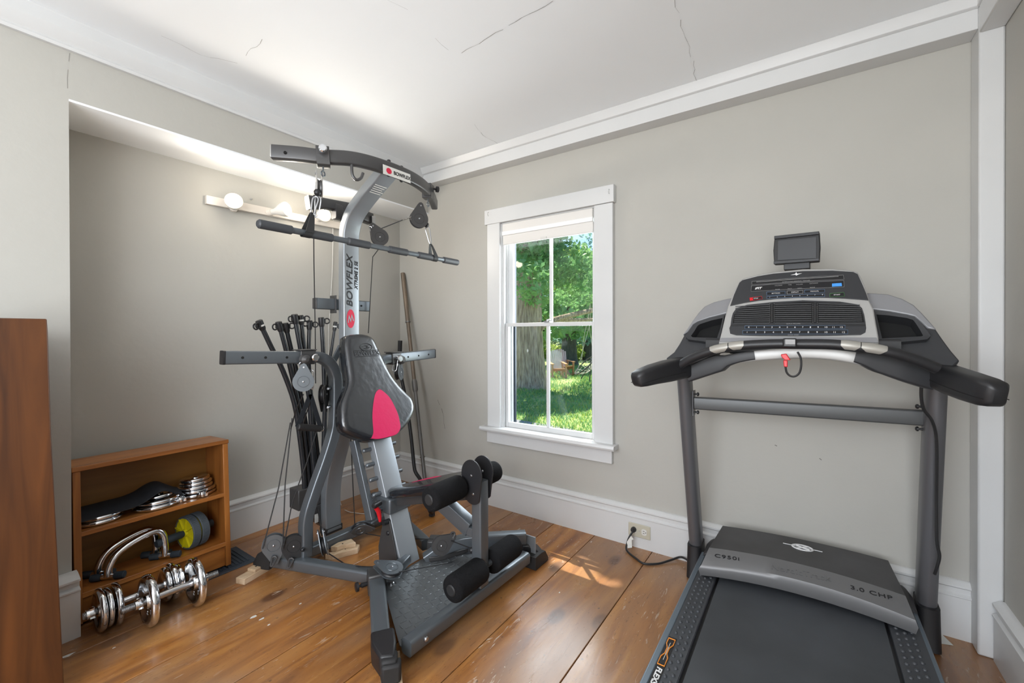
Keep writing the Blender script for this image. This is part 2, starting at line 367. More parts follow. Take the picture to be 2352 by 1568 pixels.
    def build(s, name, m_, parent=None, smooth=35, bevel=0, seg=2, sub=0):
        if name in SPLIT:
            s.bm.verts.ensure_lookup_table(); s.bm.verts.index_update(); left = set(v for v in s.bm.verts); comps = []
            while left:
                st = [left.pop()]; comp = list(st)
                while st:
                    for e in st.pop().link_edges:
                        for q in e.verts:
                            if q in left: left.discard(q); st.append(q); comp.append(q)
                comps.append(comp)
            if len(comps) > 1:
                o = None
                for comp in comps:
                    sub_ = MB(local=s.local); mp = {v: sub_.v(v.co) for v in comp}; fs = set(f for v in comp for f in v.link_faces)
                    for f in fs:
                        sub_.mi = f.material_index; sub_.face([mp[v] for v in f.verts])
                    SPLIT.discard(name); o = sub_.build(name, m_, parent, smooth, bevel, seg, sub); SPLIT.add(name)
                s.bm.free(); return o
        me = bpy.data.meshes.new(name)
        if not s.local and parent is not None: s.bm.transform(rootmat(parent).inverted())
        bmesh.ops.recalc_face_normals(s.bm, faces=s.bm.faces)
        s.bm.to_mesh(me); s.bm.free()
        for mm in (m_ if isinstance(m_, (list, tuple)) else [m_]): me.materials.append(M[mm] if isinstance(mm, str) else mm)
        if smooth:
            me.polygons.foreach_set('use_smooth', [True] * len(me.polygons))
            try: me.set_sharp_from_angle(angle=math.radians(smooth))
            except Exception: pass
        o = bpy.data.objects.new(name, me); COL.objects.link(o)
        if parent is not None: o.parent = parent
        if bevel:
            b = o.modifiers.new('bevel', 'BEVEL'); b.width = bevel; b.segments = seg; b.limit_method = 'ANGLE'; b.angle_limit = math.radians(40)
            b.harden_normals = False
        if sub:
            b = o.modifiers.new('subdiv', 'SUBSURF'); b.levels = sub; b.render_levels = sub
        return o

def smoothpath(pts, n=5):
    """Catmull-Rom through points"""
    P = [V(p) for p in pts]; P = [P[0] * 2 - P[1]] + P + [P[-1] * 2 - P[-2]]; out = []
    for i in range(1, len(P) - 2):
        for k in range(n):
            t = k / n; a, b, c, d = P[i - 1:i + 3]
            out.append(0.5 * ((2 * b) + (c - a) * t + (2 * a - 5 * b + 4 * c - d) * t * t + (3 * b - a - 3 * c + d) * t ** 3))
    out.append(P[-2]); return out

def text(name, s_, origin, xd, yd, size, m_, parent, extrude=0.0004, shear=0.0, align='CENTER', bold=0.0, sx=1.0, spacing=1.0):
    cu = bpy.data.curves.new(name, 'FONT'); cu.body = s_; cu.size = size; cu.extrude = extrude; cu.shear = shear
    cu.align_x = align; cu.align_y = 'CENTER'; cu.offset = bold; cu.space_character = spacing
    tmp = bpy.data.objects.new('tmp_text', cu); COL.objects.link(tmp)
    dg = bpy.context.evaluated_depsgraph_get(); me = bpy.data.meshes.new_from_object(tmp.evaluated_get(dg))
    COL.objects.unlink(tmp); bpy.data.objects.remove(tmp); bpy.data.curves.remove(cu)
    xd = V(xd).normalized(); zd = xd.cross(V(yd)).normalized(); y_ = zd.cross(xd)
    mm = Matrix((xd * sx, y_, zd)).transposed().to_4x4(); mm.translation = V(origin)
    if parent is not None: mm = rootmat(parent).inverted() @ mm
    me.transform(mm); me.materials.clear(); me.materials.append(M[m_])
    me.name = name; o = bpy.data.objects.new(name, me); COL.objects.link(o)
    if parent is not None: o.parent = parent
    return o

def struct(name, mb, m_, parent=None, **k):
    o = mb.build(name, m_, parent, **k)
    if parent is None: o['kind'] = 'structure'
    return o

# ================================================================== THE ROOM
CEIL = 2.245
X_BACK, X_PART, X_RIGHT, Y_WIN, Y_REAR = -2.54, -2.235, 0.545, 2.185, -1.62
Y_ALC, SOFFIT = 0.37, 1.965
# floor: wide boards running along y, each a separate run of faces in one floor
seams = [-2.62, -2.45, -2.07, -1.775, -1.486, -1.20, -0.947, -0.637, -0.32, -0.02, 0.27, 0.62]
fb = MB(); boards = []
random.seed(4)
for a, b in zip(seams, seams[1:]):
    n0 = len(fb.bm.faces)
    g = 0.0016
    fb.prism([V((a + g, Y_REAR - .05, -0.02)), V((b - g, Y_REAR - .05, -0.02)), V((b - g, Y_REAR - .05, -0.0012)), V((b - g - .0015, Y_REAR - .05, 0)), V((a + g + .0015, Y_REAR - .05, 0)), V((a + g, Y_REAR - .05, -0.0012))], (0, Y_WIN - Y_REAR + .1, 0))
    boards.append((n0, len(fb.bm.faces)))
n0 = len(fb.bm.faces); fb.mi = 1; fb.bx(-2.62, 0.62, Y_REAR - .05, Y_WIN + .05, -0.04, -0.018)
layer = fb.bm.loops.layers.float_color.new('board')
fb.bm.faces.ensure_lookup_table()
for a, b in boards:
    c = (random.random(), random.random(), random.random(), 1)
    for k in range(a, b):
        for lp in fb.bm.faces[k].loops: lp[layer] = c
# chipped paint flecks on the boards
fb.mi = 2
for u, v, n, s_ in ((583, 1416, 1, .012), (601, 1421, 1, .010), (618, 1434, 1, .006), (157, 1504, 1, .016), (690, 1386, 1, .006), (262, 1487, 1, .006), (1358, 1244, 1, .006), (1285, 1360, 1, .006)):
    p = Z(u, v, 0.0006); r_ = random.Random(u)
    vs_ = [fb.v(p + V((math.cos(k * PI / 4) * s_ * r_.uniform(.3, .8), math.sin(k * PI / 4) * s_ * r_.uniform(.7, 1.3), 0))) for k in range(8)]
    fb.face(vs_)
struct('floor', fb, ['floor', 'hole', 'whitelabel'], smooth=0)

# ceiling with hairline cracks in its own mesh
cb = MB(); cb.bx(X_BACK - .1, X_RIGHT + .1, Y_REAR - .1, Y_WIN + .1, CEIL, CEIL + .06)
cb.mi = 1
def crack(mb, pts, w_, nrm, seed):
    rr = random.Random(seed); P = []
    for a, b in zip(pts, pts[1:]):
        n = max(2, int((V(b) - V(a)).length / 0.03))
        for k in range(n): P.append(V(a).lerp(V(b), k / n))
    P.append(V(pts[-1])); nrm = V(nrm)
    for i in range(1, len(P) - 1):
        d = (P[i + 1] - P[i - 1]).normalized().cross(nrm); P[i] = P[i] + d * rr.uniform(-.006, .006)
    for i in range(len(P) - 1):
        if rr.random() < .12: continue
        d = (P[i + 1] - P[i]).normalized().cross(nrm) * w_ * rr.uniform(.3, 1)
        mb.face([mb.v(P[i] - d), mb.v(P[i + 1] - d), mb.v(P[i + 1] + d), mb.v(P[i] + d)])
zc = CEIL - .0012
for k, (px, w_) in enumerate((([(1270, 2), (1215, 33), (1140, 75), (1060, 122)], .0011), ([(1550, 0), (1565, 60), (1590, 130), (1600, 195)], .0008), ([(602, 90), (565, 128)], .0009),
                   ([(1000, 88), (1030, 115)], .0006), ([(1090, 285), (1110, 310), (1150, 335)], .0007), ([(510, 185), (455, 215)], .0008), ([(370, 82), (460, 125), (545, 145)], .0006), ([(890, 0), (960, 30)], .0005))):
    crack(cb, [Z(u, v, zc) for u, v in px], w_, (0, 0, 1), k)
struct('ceiling', cb, ['ceiling', 'crack'], smooth=0)

# walls
wb = MB()   # alcove back wall
wb.bx(X_BACK - .1, X_BACK, Y_ALC - .3, Y_WIN + .1, 0, SOFFIT + .05)
struct('wall_back', wb, 'wall', smooth=0)
wb = MB()   # partition wall left of the alcove, and the lowered wall above the opening
wb.bx(X_BACK - .1, X_PART, Y_REAR - .1, Y_ALC, 0, CEIL)
wb.mi = 0; wb.bx(X_BACK - .1, X_PART, Y_ALC, Y_WIN + .1, SOFFIT + .002, CEIL)
wb.mi = 1
crack(wb, [X(160, 122, X_PART + .0006), X(158, 180, X_PART + .0006), X(162, 228, X_PART + .0006)], .0009, (1, 0, 0), 5)
struct('wall_left', wb, ['wall', 'crack'], smooth=0)
sb = MB(); sb.bx(X_BACK, X_PART + .0005, Y_ALC, Y_WIN, SOFFIT - .006, SOFFIT + .002)
struct('trim_1', sb, 'ceiling', smooth=0)
wx0, wx1, wz0, wz1 = -1.585, -0.94, 0.50, 1.80
wb = MB()
for a, b, c, d in ((X_BACK - .1, wx0, 0, CEIL), (wx1, X_RIGHT + .1, 0, CEIL), (wx0, wx1, 0, wz0), (wx0, wx1, wz1, CEIL)):
    wb.bx(a, b, Y_WIN, Y_WIN + .13, c, d)
wb.mi = 1   # scuffs on the paint
for px in ([(1014, 938), (1020, 958), (1022, 985)], [(1005, 918), (1010, 930)], [(1882, 1052), (1893, 1060)], [(1775, 1018), (1785, 1024)]):
    crack(wb, [Y(u, v, Y_WIN - .0006) for u, v in px], .0022, (0, 1, 0), px[0][0])
struct('wall_window', wb, ['wall', 'scuff'], smooth=0)
wb = MB(); wb.bx(X_RIGHT, X_RIGHT + .1, Y_REAR - .1, Y_WIN, 0, CEIL)
struct('wall_right', wb, 'wall', smooth=0)
wb = MB()   # wall behind the camera, with a wide opening added for the fill light
for a, b, c, d in ((X_BACK, -1.75, 0, CEIL), (0.5, X_RIGHT + .1, 0, CEIL), (-1.75, .5, 0, .55), (-1.75, .5, 2.12, CEIL)):
    wb.bx(a, b, Y_REAR - .1, Y_REAR, c, d)
struct('wall_rear', wb, 'wall', smooth=0)

# baseboards: tall board, rounded moulding on top
def baseboard(name, a, b, out, h=0.207, th=0.022):
    a, b, out = V(a), V(b), V(out)
    prof = [(0, 0), (th, 0), (th, h - .058), (th + .004, h - .055), (th + .004, h - .05), (th * .75, h - .044), (th * .8, h - .026), (th + .003, h - .02), (th + .003, h - .013), (th * .6, h - .004), (th * .35, h), (0, h)]
    mb = MB(); mb.prism([a + out * x + V((0, 0, z)) for x, z in prof], b - a)
    return struct(name, mb, 'white', smooth=40)
baseboard('baseboard_back', (X_BACK, Y_ALC, 0), (X_BACK, Y_WIN, 0), (1, 0, 0))
baseboard('baseboard_window', (X_BACK, Y_WIN, 0), (0.485, Y_WIN, 0), (0, -1, 0))
baseboard('baseboard_left', (X_PART, Y_REAR, 0), (X_PART, Y_ALC + .012, 0), (1, 0, 0), h=.225, th=.06)
baseboard('baseboard_right', (X_RIGHT, 2.09, 0), (X_RIGHT, Y_REAR, 0), (-1, 0, 0), h=.205, th=.026)
# corner post and boxed ceiling beams
mb = MB(); mb.bx(.483, X_RIGHT, 2.095, Y_WIN, 0, CEIL); struct('trim_2', mb, 'white', bevel=.006)
mb = MB(); mb.bx(.483, X_RIGHT, Y_REAR, 2.095, 2.115, CEIL); mb.bx(.477, .49, Y_REAR, 2.095, 2.205, CEIL); struct('trim_3', mb, 'white', bevel=.004)
mb = MB(); mb.bx(X_PART, .483, 2.102, Y_WIN, 2.135, CEIL); mb.prism([V((X_PART, 2.102, 2.203)), V((X_PART, 2.09, 2.207)), V((X_PART, 2.078, 2.232)), V((X_PART, 2.07, CEIL)), V((X_PART, 2.102, CEIL))], (.483 - X_PART, 0, 0))
struct('trim_4', mb, 'white', bevel=.002)
mb = MB(); mb.prism([V((X_PART, Y_REAR, 2.142)), V((X_PART + .014, Y_REAR, 2.142)), V((X_PART + .018, Y_REAR, 2.152)), V((X_PART + .014, Y_REAR, 2.160)), V((X_PART + .02, Y_REAR, 2.166)), V((X_PART + .034, Y_REAR, 2.186)), V((X_PART + .04, Y_REAR, 2.2)), V((X_PART + .04, Y_REAR, CEIL)), V((X_PART, Y_REAR, CEIL))], (0, 2.102 - Y_REAR, 0))
struct('trim_5', mb, 'white', smooth=20)

# window
wn = thing('window_1', 'white painted sash window with four panes, looking onto a lawn', 'window', (-1.262, Y_WIN, .5), kind='structure')
mb = MB()
mb.bx(-1.678, wx0 + .005, 2.155, Y_WIN, .51, 1.797); mb.bx(wx1 - .005, -.84, 2.155, Y_WIN, .51, 1.792)
mb.build('side_casing', 'white', wn, bevel=.003)
mb = MB(); mb.bx(-1.694, -.832, 2.148, Y_WIN, 1.793, 1.885); mb.build('head_casing', 'white', wn, bevel=.003)
mb = MB(); mb.prism([V((-1.715, 2.118, .485)), V((-1.715, 2.112, .497)), V((-1.715, 2.118, .512)), V((-1.715, 2.23, .512)), V((-1.715, 2.23, .485))], (.895, 0, 0)); mb.build('window_sill', 'white', wn, smooth=50, bevel=.002)
mb = MB(); mb.bx(-1.688, -.848, 2.16, Y_WIN, .405, .487); mb.build('apron', 'white', wn, bevel=.003)
mb = MB()   # jambs with parting beads
for xa, xb in ((wx0, wx0 + .012), (wx1 - .012, wx1)): mb.bx(xa, xb, Y_WIN - .01, Y_WIN + .13, wz0, wz1)
mb.bx(wx0, wx1, Y_WIN - .01, Y_WIN + .13, wz1 - .012, wz1); mb.bx(wx0, wx1, Y_WIN + .04, Y_WIN + .15, wz0 - .01, wz0 + .012)
for xa, xb in ((wx0, wx0 + .02), (wx1 - .02, wx1)):
    mb.bx(xa, xb, 2.182, 2.198, wz0, wz1); mb.bx(xa, xb, 2.226, 2.236, wz0, wz1); mb.bx(xa, xb, 2.27, 2.29, wz0, wz1)
mb.build('jamb', 'white', wn, bevel=.0015)
def sash(name, x0, x1, z0, z1, y0, y1, st, rb, rt, zm):
    o = MB()
    o.bx(x0, x0 + st, y0, y1, z0, z1); o.bx(x1 - st, x1, y0, y1, z0, z1); o.bx(x0 + st, x1 - st, y0 + .0005, y1 - .0005, z0, z0 + rb); o.bx(x0 + st, x1 - st, y0 + .0005, y1 - .0005, z1 - rt, z1)
    xm = (x0 + x1) / 2; o.bx(xm - .009, xm + .009, y0 + .004, y1 - .004, z0 + rb - .001, z1 - rt + .001)
    sh = o.build(name, 'white', wn, bevel=.002)
    for a, b in ((x0 + st, xm - .008), (xm + .008, x1 - st)):
        p = MB(); p.bx(a, b, (y0 + y1) / 2 - .0015, (y0 + y1) / 2 + .0015, z0 + rb - .003, z1 - rt + .003); p.build('pane', 'glass', sh, smooth=0)
    return sh
sash('lower_sash', -1.5645, -.9605, .512, 1.166, 2.199, 2.225, .018, .03, .022, 0)
sash('upper_sash', -1.5645, -.9605, 1.145, 1.79, 2.237, 2.262, .03, .02, .03, 0)
mb = MB(); mb.bx(-1.285, -1.245, 2.195, 2.225, 1.166, 1.172); mb.tube([(-1.265, 2.203, 1.172), (-1.265, 2.203, 1.18), (-1.24, 2.200, 1.182)], .004, 8); mb.build('sash_lock', 'steel', wn)
mb = MB()
for x_ in (-1.562, -.963): mb.bx(x_ - .008, x_ + .008, 2.292, 2.305, wz0, wz1)
mb.bx(-1.57, -.955, 2.292, 2.305, 1.15, 1.165); mb.build('storm_frame', 'vent', wn)
# hooks on the head casing
for u, v in ((1122, 492), (1399, 440)):
    p = Y(u, v, 2.146); mb = MB(); mb.tube([p + V((0, 0, .012)), p + V((0, -.008, .010)), p + V((0, -.012, -.002)), p + V((0, -.006, -.010)), p + V((0, 0, -.010))], .0018, 6)
    mb.build('hook', 'white', wn)
bl = thing('window_blind', 'white roller blind pulled up to a narrow band at the window top', 'blind', (-1.262, 2.19, 1.75))
mb = MB(); mb.bx(-1.566, -.959, 2.166, 2.192, 1.735, 1.785); mb.build('headrail', 'blind', bl, bevel=.003)
mb = MB(); mb.bx(-1.567, -.958, 2.164, 2.176, 1.712, 1.738); mb.build('valance_strip', 'blindhi', bl, bevel=.003)
mb = MB(); mb.bx(-1.566, -.959, 2.172, 2.190, 1.655, 1.714); mb.build('blind_fabric', 'blind', bl, bevel=.003)
mb = MB(); mb.bx(-1.29, -1.25, 2.165, 2.173, 1.652, 1.668); mb.build('pull_tab', 'whitelabel', bl, bevel=.002)

# ---- made-up opening framing the rear fill light (behind the camera)
rw = thing('rear_fill_opening', 'added white frame around the fill light behind the camera', 'window', (-.6, Y_REAR, .55), kind='structure')
mb = MB()
for a, b, c, d in ((-1.8, -1.72, .5, 2.17), (.47, .545, .5, 2.17), (-1.8, .54, .48, .56), (-1.8, .54, 2.1, 2.18), (-.66, -.6, .55, 2.12)):
    mb.bx(a, b, Y_REAR - .03, Y_REAR + .02, c, d)
mb.build('opening_frame', 'white', rw, bevel=.003)

# ================================================================== SMALL FIXTURES
# bath-bar light with three reflector bulbs
lt = thing('wall_light', 'cream bar light with three glowing reflector bulbs on the alcove wall', 'light', (X_BACK, 1.3, 1.83))
mb = MB(); a = X(473, 458, -2.522); b = X(800, 512, -2.522)
mb.prism([V((X_BACK, a.y, a.z - .022)), V((X_BACK, a.y, a.z + .022)), V((X_BACK, b.y, b.z + .022 - .03)), V((X_BACK, b.y, b.z - .022 - .03))], (.024, 0, 0)); mb.build('light_bar', 'lightbar', lt, bevel=.002)
for k, (u, v, d) in enumerate(((537, 461, (.92, -.36, .10)), (659, 480, (.86, .40, .12)), (745, 493, (.94, -.18, .02)))):
    fx = -2.415
    c = X(u, v, fx); d = V(d).normalized(); base = c - d * .105
    mb = MB(); mb.lathe(base, d, [(.012, -.01), (.016, 0), (.017, .03), (.022, .045), (.037, .078), (.041, .096), (.0405, .105)], 24, cap=False)
    bu = mb.build('bulb', ['bulbbody'], lt)
    mb = MB(); mb.lathe(base, d, [(.0405, .105), (.038, .1075), (.033, .1078)], 24, cap=False); mb.build('bulb_rim', 'bulbrim', bu)
    mb = MB(); mb.lathe(base, d, [(.034, .1075), (.025, .110), (.001, .1115)], 24, cap=False); mb.build('bulb_lens', 'bulbface', bu)
    mb = MB(); mb.lathe(base, d, [(.019, -.015), (.020, .012)], 16); mb.build('socket', 'lightbar', lt)
    pd_ = bpy.data.lights.new('bulb_glow', 'POINT'); pd_.energy = 1.0; pd_.color = (1, .88, .72); pd_.shadow_soft_size = .035
    po = bpy.data.objects.new('bulb_glow', pd_); COL.objects.link(po); po.parent = lt; po.location = ROOTM[lt].inverted() @ (c + d * .07)
    ld = bpy.data.lights.new('bulb_light', 'SPOT'); ld.energy = (6.5, 7.5, 6.5)[k]; ld.color = (1, .92, .82); ld.shadow_soft_size = .03; ld.spot_size = math.radians(150); ld.spot_blend = 0.6
    lo = bpy.data.objects.new('bulb_light', ld); COL.objects.link(lo); lo.parent = lt
    lo.matrix_parent_inverse = Matrix.Identity(4); lo.location = ROOTM[lt].inverted() @ (c + d * .02); lo.rotation_euler = (-d).to_track_quat('Z', 'Y').to_euler() if False else d.to_track_quat('-Z', 'Y').to_euler()
# small screw in the wall above the light
mb = MB(); p = X(577, 457, X_BACK + .004); mb.lathe(p, (1, 0, 0), [(.004, -.004), (.004, .003), (.002, .005)], 10); tag(mb.build('screw', 'steel', None), 'small screw in the alcove wall just above the bar light', 'screw')

# power outlet
ol = thing('power_outlet', 'almond duplex outlet plate on the baseboard under the window wall', 'outlet', (-.70, 2.155, .09))
mb = MB(); mb.box((-.701, 2.1595, .090), (.113, .005, .068)); mb.build('cover_plate', 'almond', ol, bevel=.003)
for x_ in (-.727, -.675):
    mb = MB(); R_ = []
    for y_ in (2.157, 2.1545):
        R_.append([V((x_ + .013 * max(-1, min(1, 1.35 * math.cos(k * PI / 10))) , y_, .090 + .016 * math.sin(k * PI / 10))) for k in range(20)])
    mb.rings(R_); r_ = mb.build('receptacle', 'whitelabel', ol)
    mb = MB()
    for dz in (-.0055, .0055): mb.box((x_ - .002, 2.1542, .090 + dz), (.008, .0012, .0022))
    mb.lathe((x_ + .008, 2.1536, .090), (0, 1, 0), [(.0022, 0), (.0022, .001)], 10); mb.build('slot', 'hole', r_)
mb = MB(); mb.lathe((-.701, 2.1555, .090), (0, 1, 0), [(.003, 0), (.003, .002)], 10); mb.build('screw', 'steel', ol)

# floor register beside the bookcase
vt = thing('floor_register', 'dark slate floor register between bookcase and gym foot', 'vent', (-2.30, .87, 0))
mb = MB(); mb.bx(-2.425, -2.195, .70, 1.00, 0, .004)
mb.build('register_frame', 'vent', vt, bevel=.0015)
mb = MB()
for k in range(16):
    y_ = .725 + k * .0165; mb.box((-2.31, y_, .0055), (.17, .007, .003))
mb.build('louvre', 'vent', vt); 

# scrap of paper on the floor by the treadmill
mb = MB(); pts = [Z(u, v, .0008) for u, v in ((2152, 1455), (2163, 1456), (2190, 1482), (2153, 1477))]; mb.prism(pts, (0, 0, .0006))
tag(mb.build('paper_tag', 'paper', None, smooth=0), 'small white paper scrap on the floor beside the right treadmill boot', 'paper')
# thin pale cord hanging on the alcove wall behind the gym and running over the floor
mb = MB(); pts = [X(765, 505, -2.53), X(764, 600, -2.53), X(759, 700, -2.532), X(755, 760, -2.53), X(756, 870, -2.53), V((-2.505, 1.62, .25)), Z(783, 1158, .004), Z(795, 1172, .004), Z(812, 1177, .004), Z(850, 1180, .004), Z(880, 1176, .004)]
mb.tube(smoothpath(pts, 5), .0022, 6); tag(mb.build('light_cord', 'whitelabel', None), 'thin white cord hanging from the bar light down behind the gym', 'cord')

# wooden cabinet at the left edge of the picture
cbt = thing('wooden_cabinet', 'red-brown wooden panel end of a cabinet at the left edge', 'cabinet', (-1.9, 0, 0))
prof = [(108, 732), (110, 760), (118, 1000), (131, 1250), (147, 1568)]
pp = [X(u, v, -1.85) for u, v in prof]; z1 = pp[0].z
pts = [V((-1.85, p.y, p.z)) for p in pp] + [V((-1.85, pp[-1].y + .001, 0)), V((-1.85, .02, 0)), V((-1.85, .02, z1))]
mb = MB(); mb.prism(pts, (-.028, 0, 0)); mb.build('front_panel', 'cabinet', cbt, bevel=.003)
mb = MB(); mb.bx(-2.165, -1.879, .03, .235, .10, z1 - .02); mb.build('carcass', 'cabinet', cbt, bevel=.003)

# ================================================================== BOOKCASE AND ITS CONTENTS
TILT = math.radians(-3.0)
BC = (-2.237, .64, 0.0)
def leanp(x, y, z):   # bookcase local -> world
    return ROOTM[bk] @ V((x, y, z))
bk = thing('bookcase', 'low orange-brown wooden bookcase with two shelves, leaning in the alcove', 'bookcase', BC, (0, TILT, 0))
y0, y1, dp, hh = -.262, .262, .205, .60
def lb(name, m_, *bs, parent=bk, bevel=.002):
    o = MB(local=True)
    for q in bs: o.bx(*q)
    return o.build(name, m_, parent, bevel=bevel)
lb('side_panel', 'shelfwoodz', (-dp, 0, y0, y0 + .022, 0.012, hh - .018)); lb('side_panel', 'shelfwoodz', (-dp, 0, y1 - .022, y1, 0.012, hh - .018))
lb('top_board', 'shelfwood', (-dp, .004, y0 - .002, y1 + .002, hh - .018, hh))
lb('shelf', 'shelfwood', (-dp + .01, 0, y0 + .02, y1 - .02, .335, .353)); lb('bottom_shelf', 'shelfwood', (-dp + .01, 0, y0 + .02, y1 - .02, .105, .125))
lb('back_panel', 'shelfback', (-dp - .004, -dp + .006, y0, y1, .03, hh - .01)); lb('kick_board', 'shelfwood', (-.028, -.012, y0 + .02, y1 - .02, .012, .106))

def plate_profile(R, t):
    return [(R * .16, -t * .35), (R * .28, -t * .38), (R * .30, -t * .15), (R * .70, -t * .15), (R * .78, -t * .42), (R * .90, -t * .5), (R * .985, -t * .30), (R, 0), (R * .985, t * .30), (R * .90, t * .5), (R * .78, t * .42), (R * .70, t * .15), (R * .30, t * .15), (R * .28, t * .38), (R * .16, t * .35)]
def shelf_plate(x, y, z, R, t, label, tilt=(0, 0)):
    r = thing('weight_plate', label, 'weight plate', tuple(ROOTM[bk] @ V((x, y, z + t / 2))), (tilt[0], TILT + tilt[1], 0), 'chrome plates on the bookcase shelf')
    o = MB(local=True); P_ = plate_profile(R, t); o.lathe((0, 0, 0), (0, 0, 1), P_ + [P_[0]], 36, cap=False); o.build('plate', 'chrome', r, smooth=50)
    return r
zS = .3535
shelf_plate(-.095, -.175, zS, .078, .018, 'lowest of two chrome plates under the left end of the black belt')
shelf_plate(-.090, -.172, zS + .0185, .073, .017, 'upper chrome plate of the pair under the left end of the black belt')
shelf_plate(-.088, .010, zS, .085, .019, 'lowest chrome plate of the middle stack under the black belt')
shelf_plate(-.092, .014, zS + .0195, .080, .018, 'second chrome plate of the middle stack, edge showing past the belt')
shelf_plate(-.097, .020, zS + .038, .060, .016, 'small top chrome plate of the middle stack, half hidden by belt')
for k, (R_, dy) in enumerate(((.080, 0), (.076, .003), (.070, -.002), (.064, .002), (.058, 0))):
    shelf_plate(-.115, .165 + dy, zS + k * .0165, R_, .016, ['bottom chrome plate of the tall right-hand stack on the upper shelf', 'second chrome plate up in the right-hand stack', 'middle chrome plate of the right-hand stack of five', 'fourth chrome plate up in the right-hand stack', 'topmost and smallest chrome plate of the right-hand stack'][k])
# black neoprene belt draped over the plates
mb = MB(); R_ = []; prof = [(-.236, .050), (-.19, .050), (-.13, .052), (-.09, .053), (-.05, .062), (-.02, .078), (.01, .088), (.035, .084), (.06, .066), (.085, .048), (.10, .040)]
prof = [(p.x, p.y) for p in smoothpath([V((a, b, 0)) for a, b in prof], 3)]
for i, (y_, z_) in enumerate(prof):
    w0 = -.165 + .035 * max(0, (y_ + .236)) * 1.2; w1 = -.022 - .09 * max(0, (y_ + .02)) * 4 if y_ > -.02 else -.022
    if y_ > .0: w1 = max(w1, -.115)
    row = []
    for j in range(9):
        f_ = j / 8; x_ = w0 + (w1 - w0) * f_; row.append(V((x_, y_, zS + z_ - .022 * f_ ** 4 + .002)))
    R_.append(row + [p + V((0, 0, .005)) for p in row[::-1]])
bt = thing('weight_belt', 'black neoprene belt draped over chrome plates on the upper shelf', 'belt', BC, (0, TILT, 0))
o = MB(local=True); o.rings(R_); o.build('belt_body', 'cloth', bt, smooth=60)
# two spin-lock collars lying on the shelf
def star_nut(o, c, ax, R_=.024, t=.018):
    c = V(c); ax = V(ax).normalized(); u = ax.orthogonal().normalized(); w_ = ax.cross(u); ring = []
    for k in range(36):
        a = 2 * PI * k / 36; r = R_ * (1 if (k % 6) in (0, 1, 5) else .78); ring.append(u * math.cos(a) * r + w_ * math.sin(a) * r)
    inner = [u * math.cos(2 * PI * k / 36) * .0125 + w_ * math.sin(2 * PI * k / 36) * .0125 for k in range(36)]
    R4 = [[c + p - ax * t / 2 for p in inner], [c + p - ax * t / 2 for p in ring], [c + p + ax * t / 2 for p in ring], [c + p + ax * t / 2 for p in inner]]
    R4.append(R4[0]); o.rings(R4, cap=False)
    o.lathe(c + ax * t / 2, ax, [(.013, 0), (.018, 0), (.017, .008), (.013, .008), (.013, 0)], 24, cap=False)
for (y_, x_, l_) in ((.085, -.045, 'left chrome star collar lying on the upper shelf front'), (.165, -.035, 'right chrome star collar in front of the right-hand plate stack')):
    r = thing('collar_nut', l_, 'collar', tuple(ROOTM[bk] @ V((x_, y_, zS + .010))), (0, TILT, 0), 'star collars on the shelf')
    o = MB(local=True); star_nut(o, (0, 0, 0), (0, 0, 1), .024, .011); o.build('nut', 'chrome', r, smooth=30)
# ab wheel on the bottom shelf
zB = .1255
aw = thing('ab_wheel', 'yellow and grey double ab roller wheel with dark handle', 'exercise wheel', tuple(ROOTM[bk] @ V((-.085, .140, zB + .0745))), (0, 0, math.radians(11)))
ax = V((0, 1, 0))
for k, dy in enumerate((-.019, .019)):
    o = MB(local=True); o.lathe((0, dy, 0), ax, [(.066, -.016), (.071, -.016), (.073, -.013), (.073, .013), (.071, .016), (.066, .016), (.066, -.016)], 48, cap=False)
    for j in range(60):
        a = 2 * PI * j / 60; rt = Matrix.Rotation(a, 3, 'Y'); o.box(rt @ V((.0735, 0, 0)) + V((0, dy, 0)), (.003, .024, .0042), rt)
    o.build('tyre', 'wheelrub', aw, smooth=30)
o = MB(local=True); o.lathe((0, -.0355, 0), ax, [(.067, 0), (.067, .003), (.063, .004), (.018, .006), (.016, -.004), (.010, -.004)], 40, cap=False); o.lathe((0, -.028, 0), ax, [(.060, 0), (.060, .058)], 40)
for j in range(8):
    a = 2 * PI * j / 8 + .2; rt = Matrix.Rotation(a, 3, 'Y'); o.box(rt @ V((.043, 0, 0)) + V((0, -.034, 0)), (.050, .008, .004), rt)
o.build('wheel_disc', 'yellow', aw, smooth=30)
o = MB(local=True); o.tube([(0, -.034, 0), (0, -.05, 0), (0, -.14, 0), (0, -.145, 0)], [.012, .016, .0175, .014], 16); o.build('handle', 'grip', aw)
o = MB(local=True); o.tube([(0, .034, 0), (0, .05, 0), (0, .085, 0), (0, .087, 0)], [.012, .016, .0175, .014], 16); o.build('handle', 'grip', aw)
# chrome push-up bars standing on the bottom shelf
def pushbar(label, yo, xo, rz):
    r = thing('push_up_bar', label, 'push-up bar', tuple(ROOTM[bk] @ V((xo, yo, zB))), (0, TILT, rz), 'push-up bars on the bottom shelf')
    o = MB(local=True); path = smoothpath([(0, -.095, .014), (0, -.092, .045), (0, -.070, .085), (0, -.025, .112), (0, .035, .130), (0, .070, .128), (0, .088, .10), (0, .092, .055), (0, .093, .014)], 5)
    o.tube(path, .0135, 16); o.build('bar', 'chrome', r)
    d = V((.72, .69, 0))
    for y_ in (-.095, .093):
        c = V((0, y_, .014)); o = MB(local=True); o.tube([c - d * .040, c + d * .040], .010, 12); o.build('foot_rail', 'chrome', r)
        for sx_ in (-1, 1):
            o = MB(local=True); q = d * sx_; o.tube([c + q * .022, c + q * .026, c + q * .056, c + q * .058], [.011, .0138, .0138, .011], 14); o.build('rubber_foot', 'grip', r)
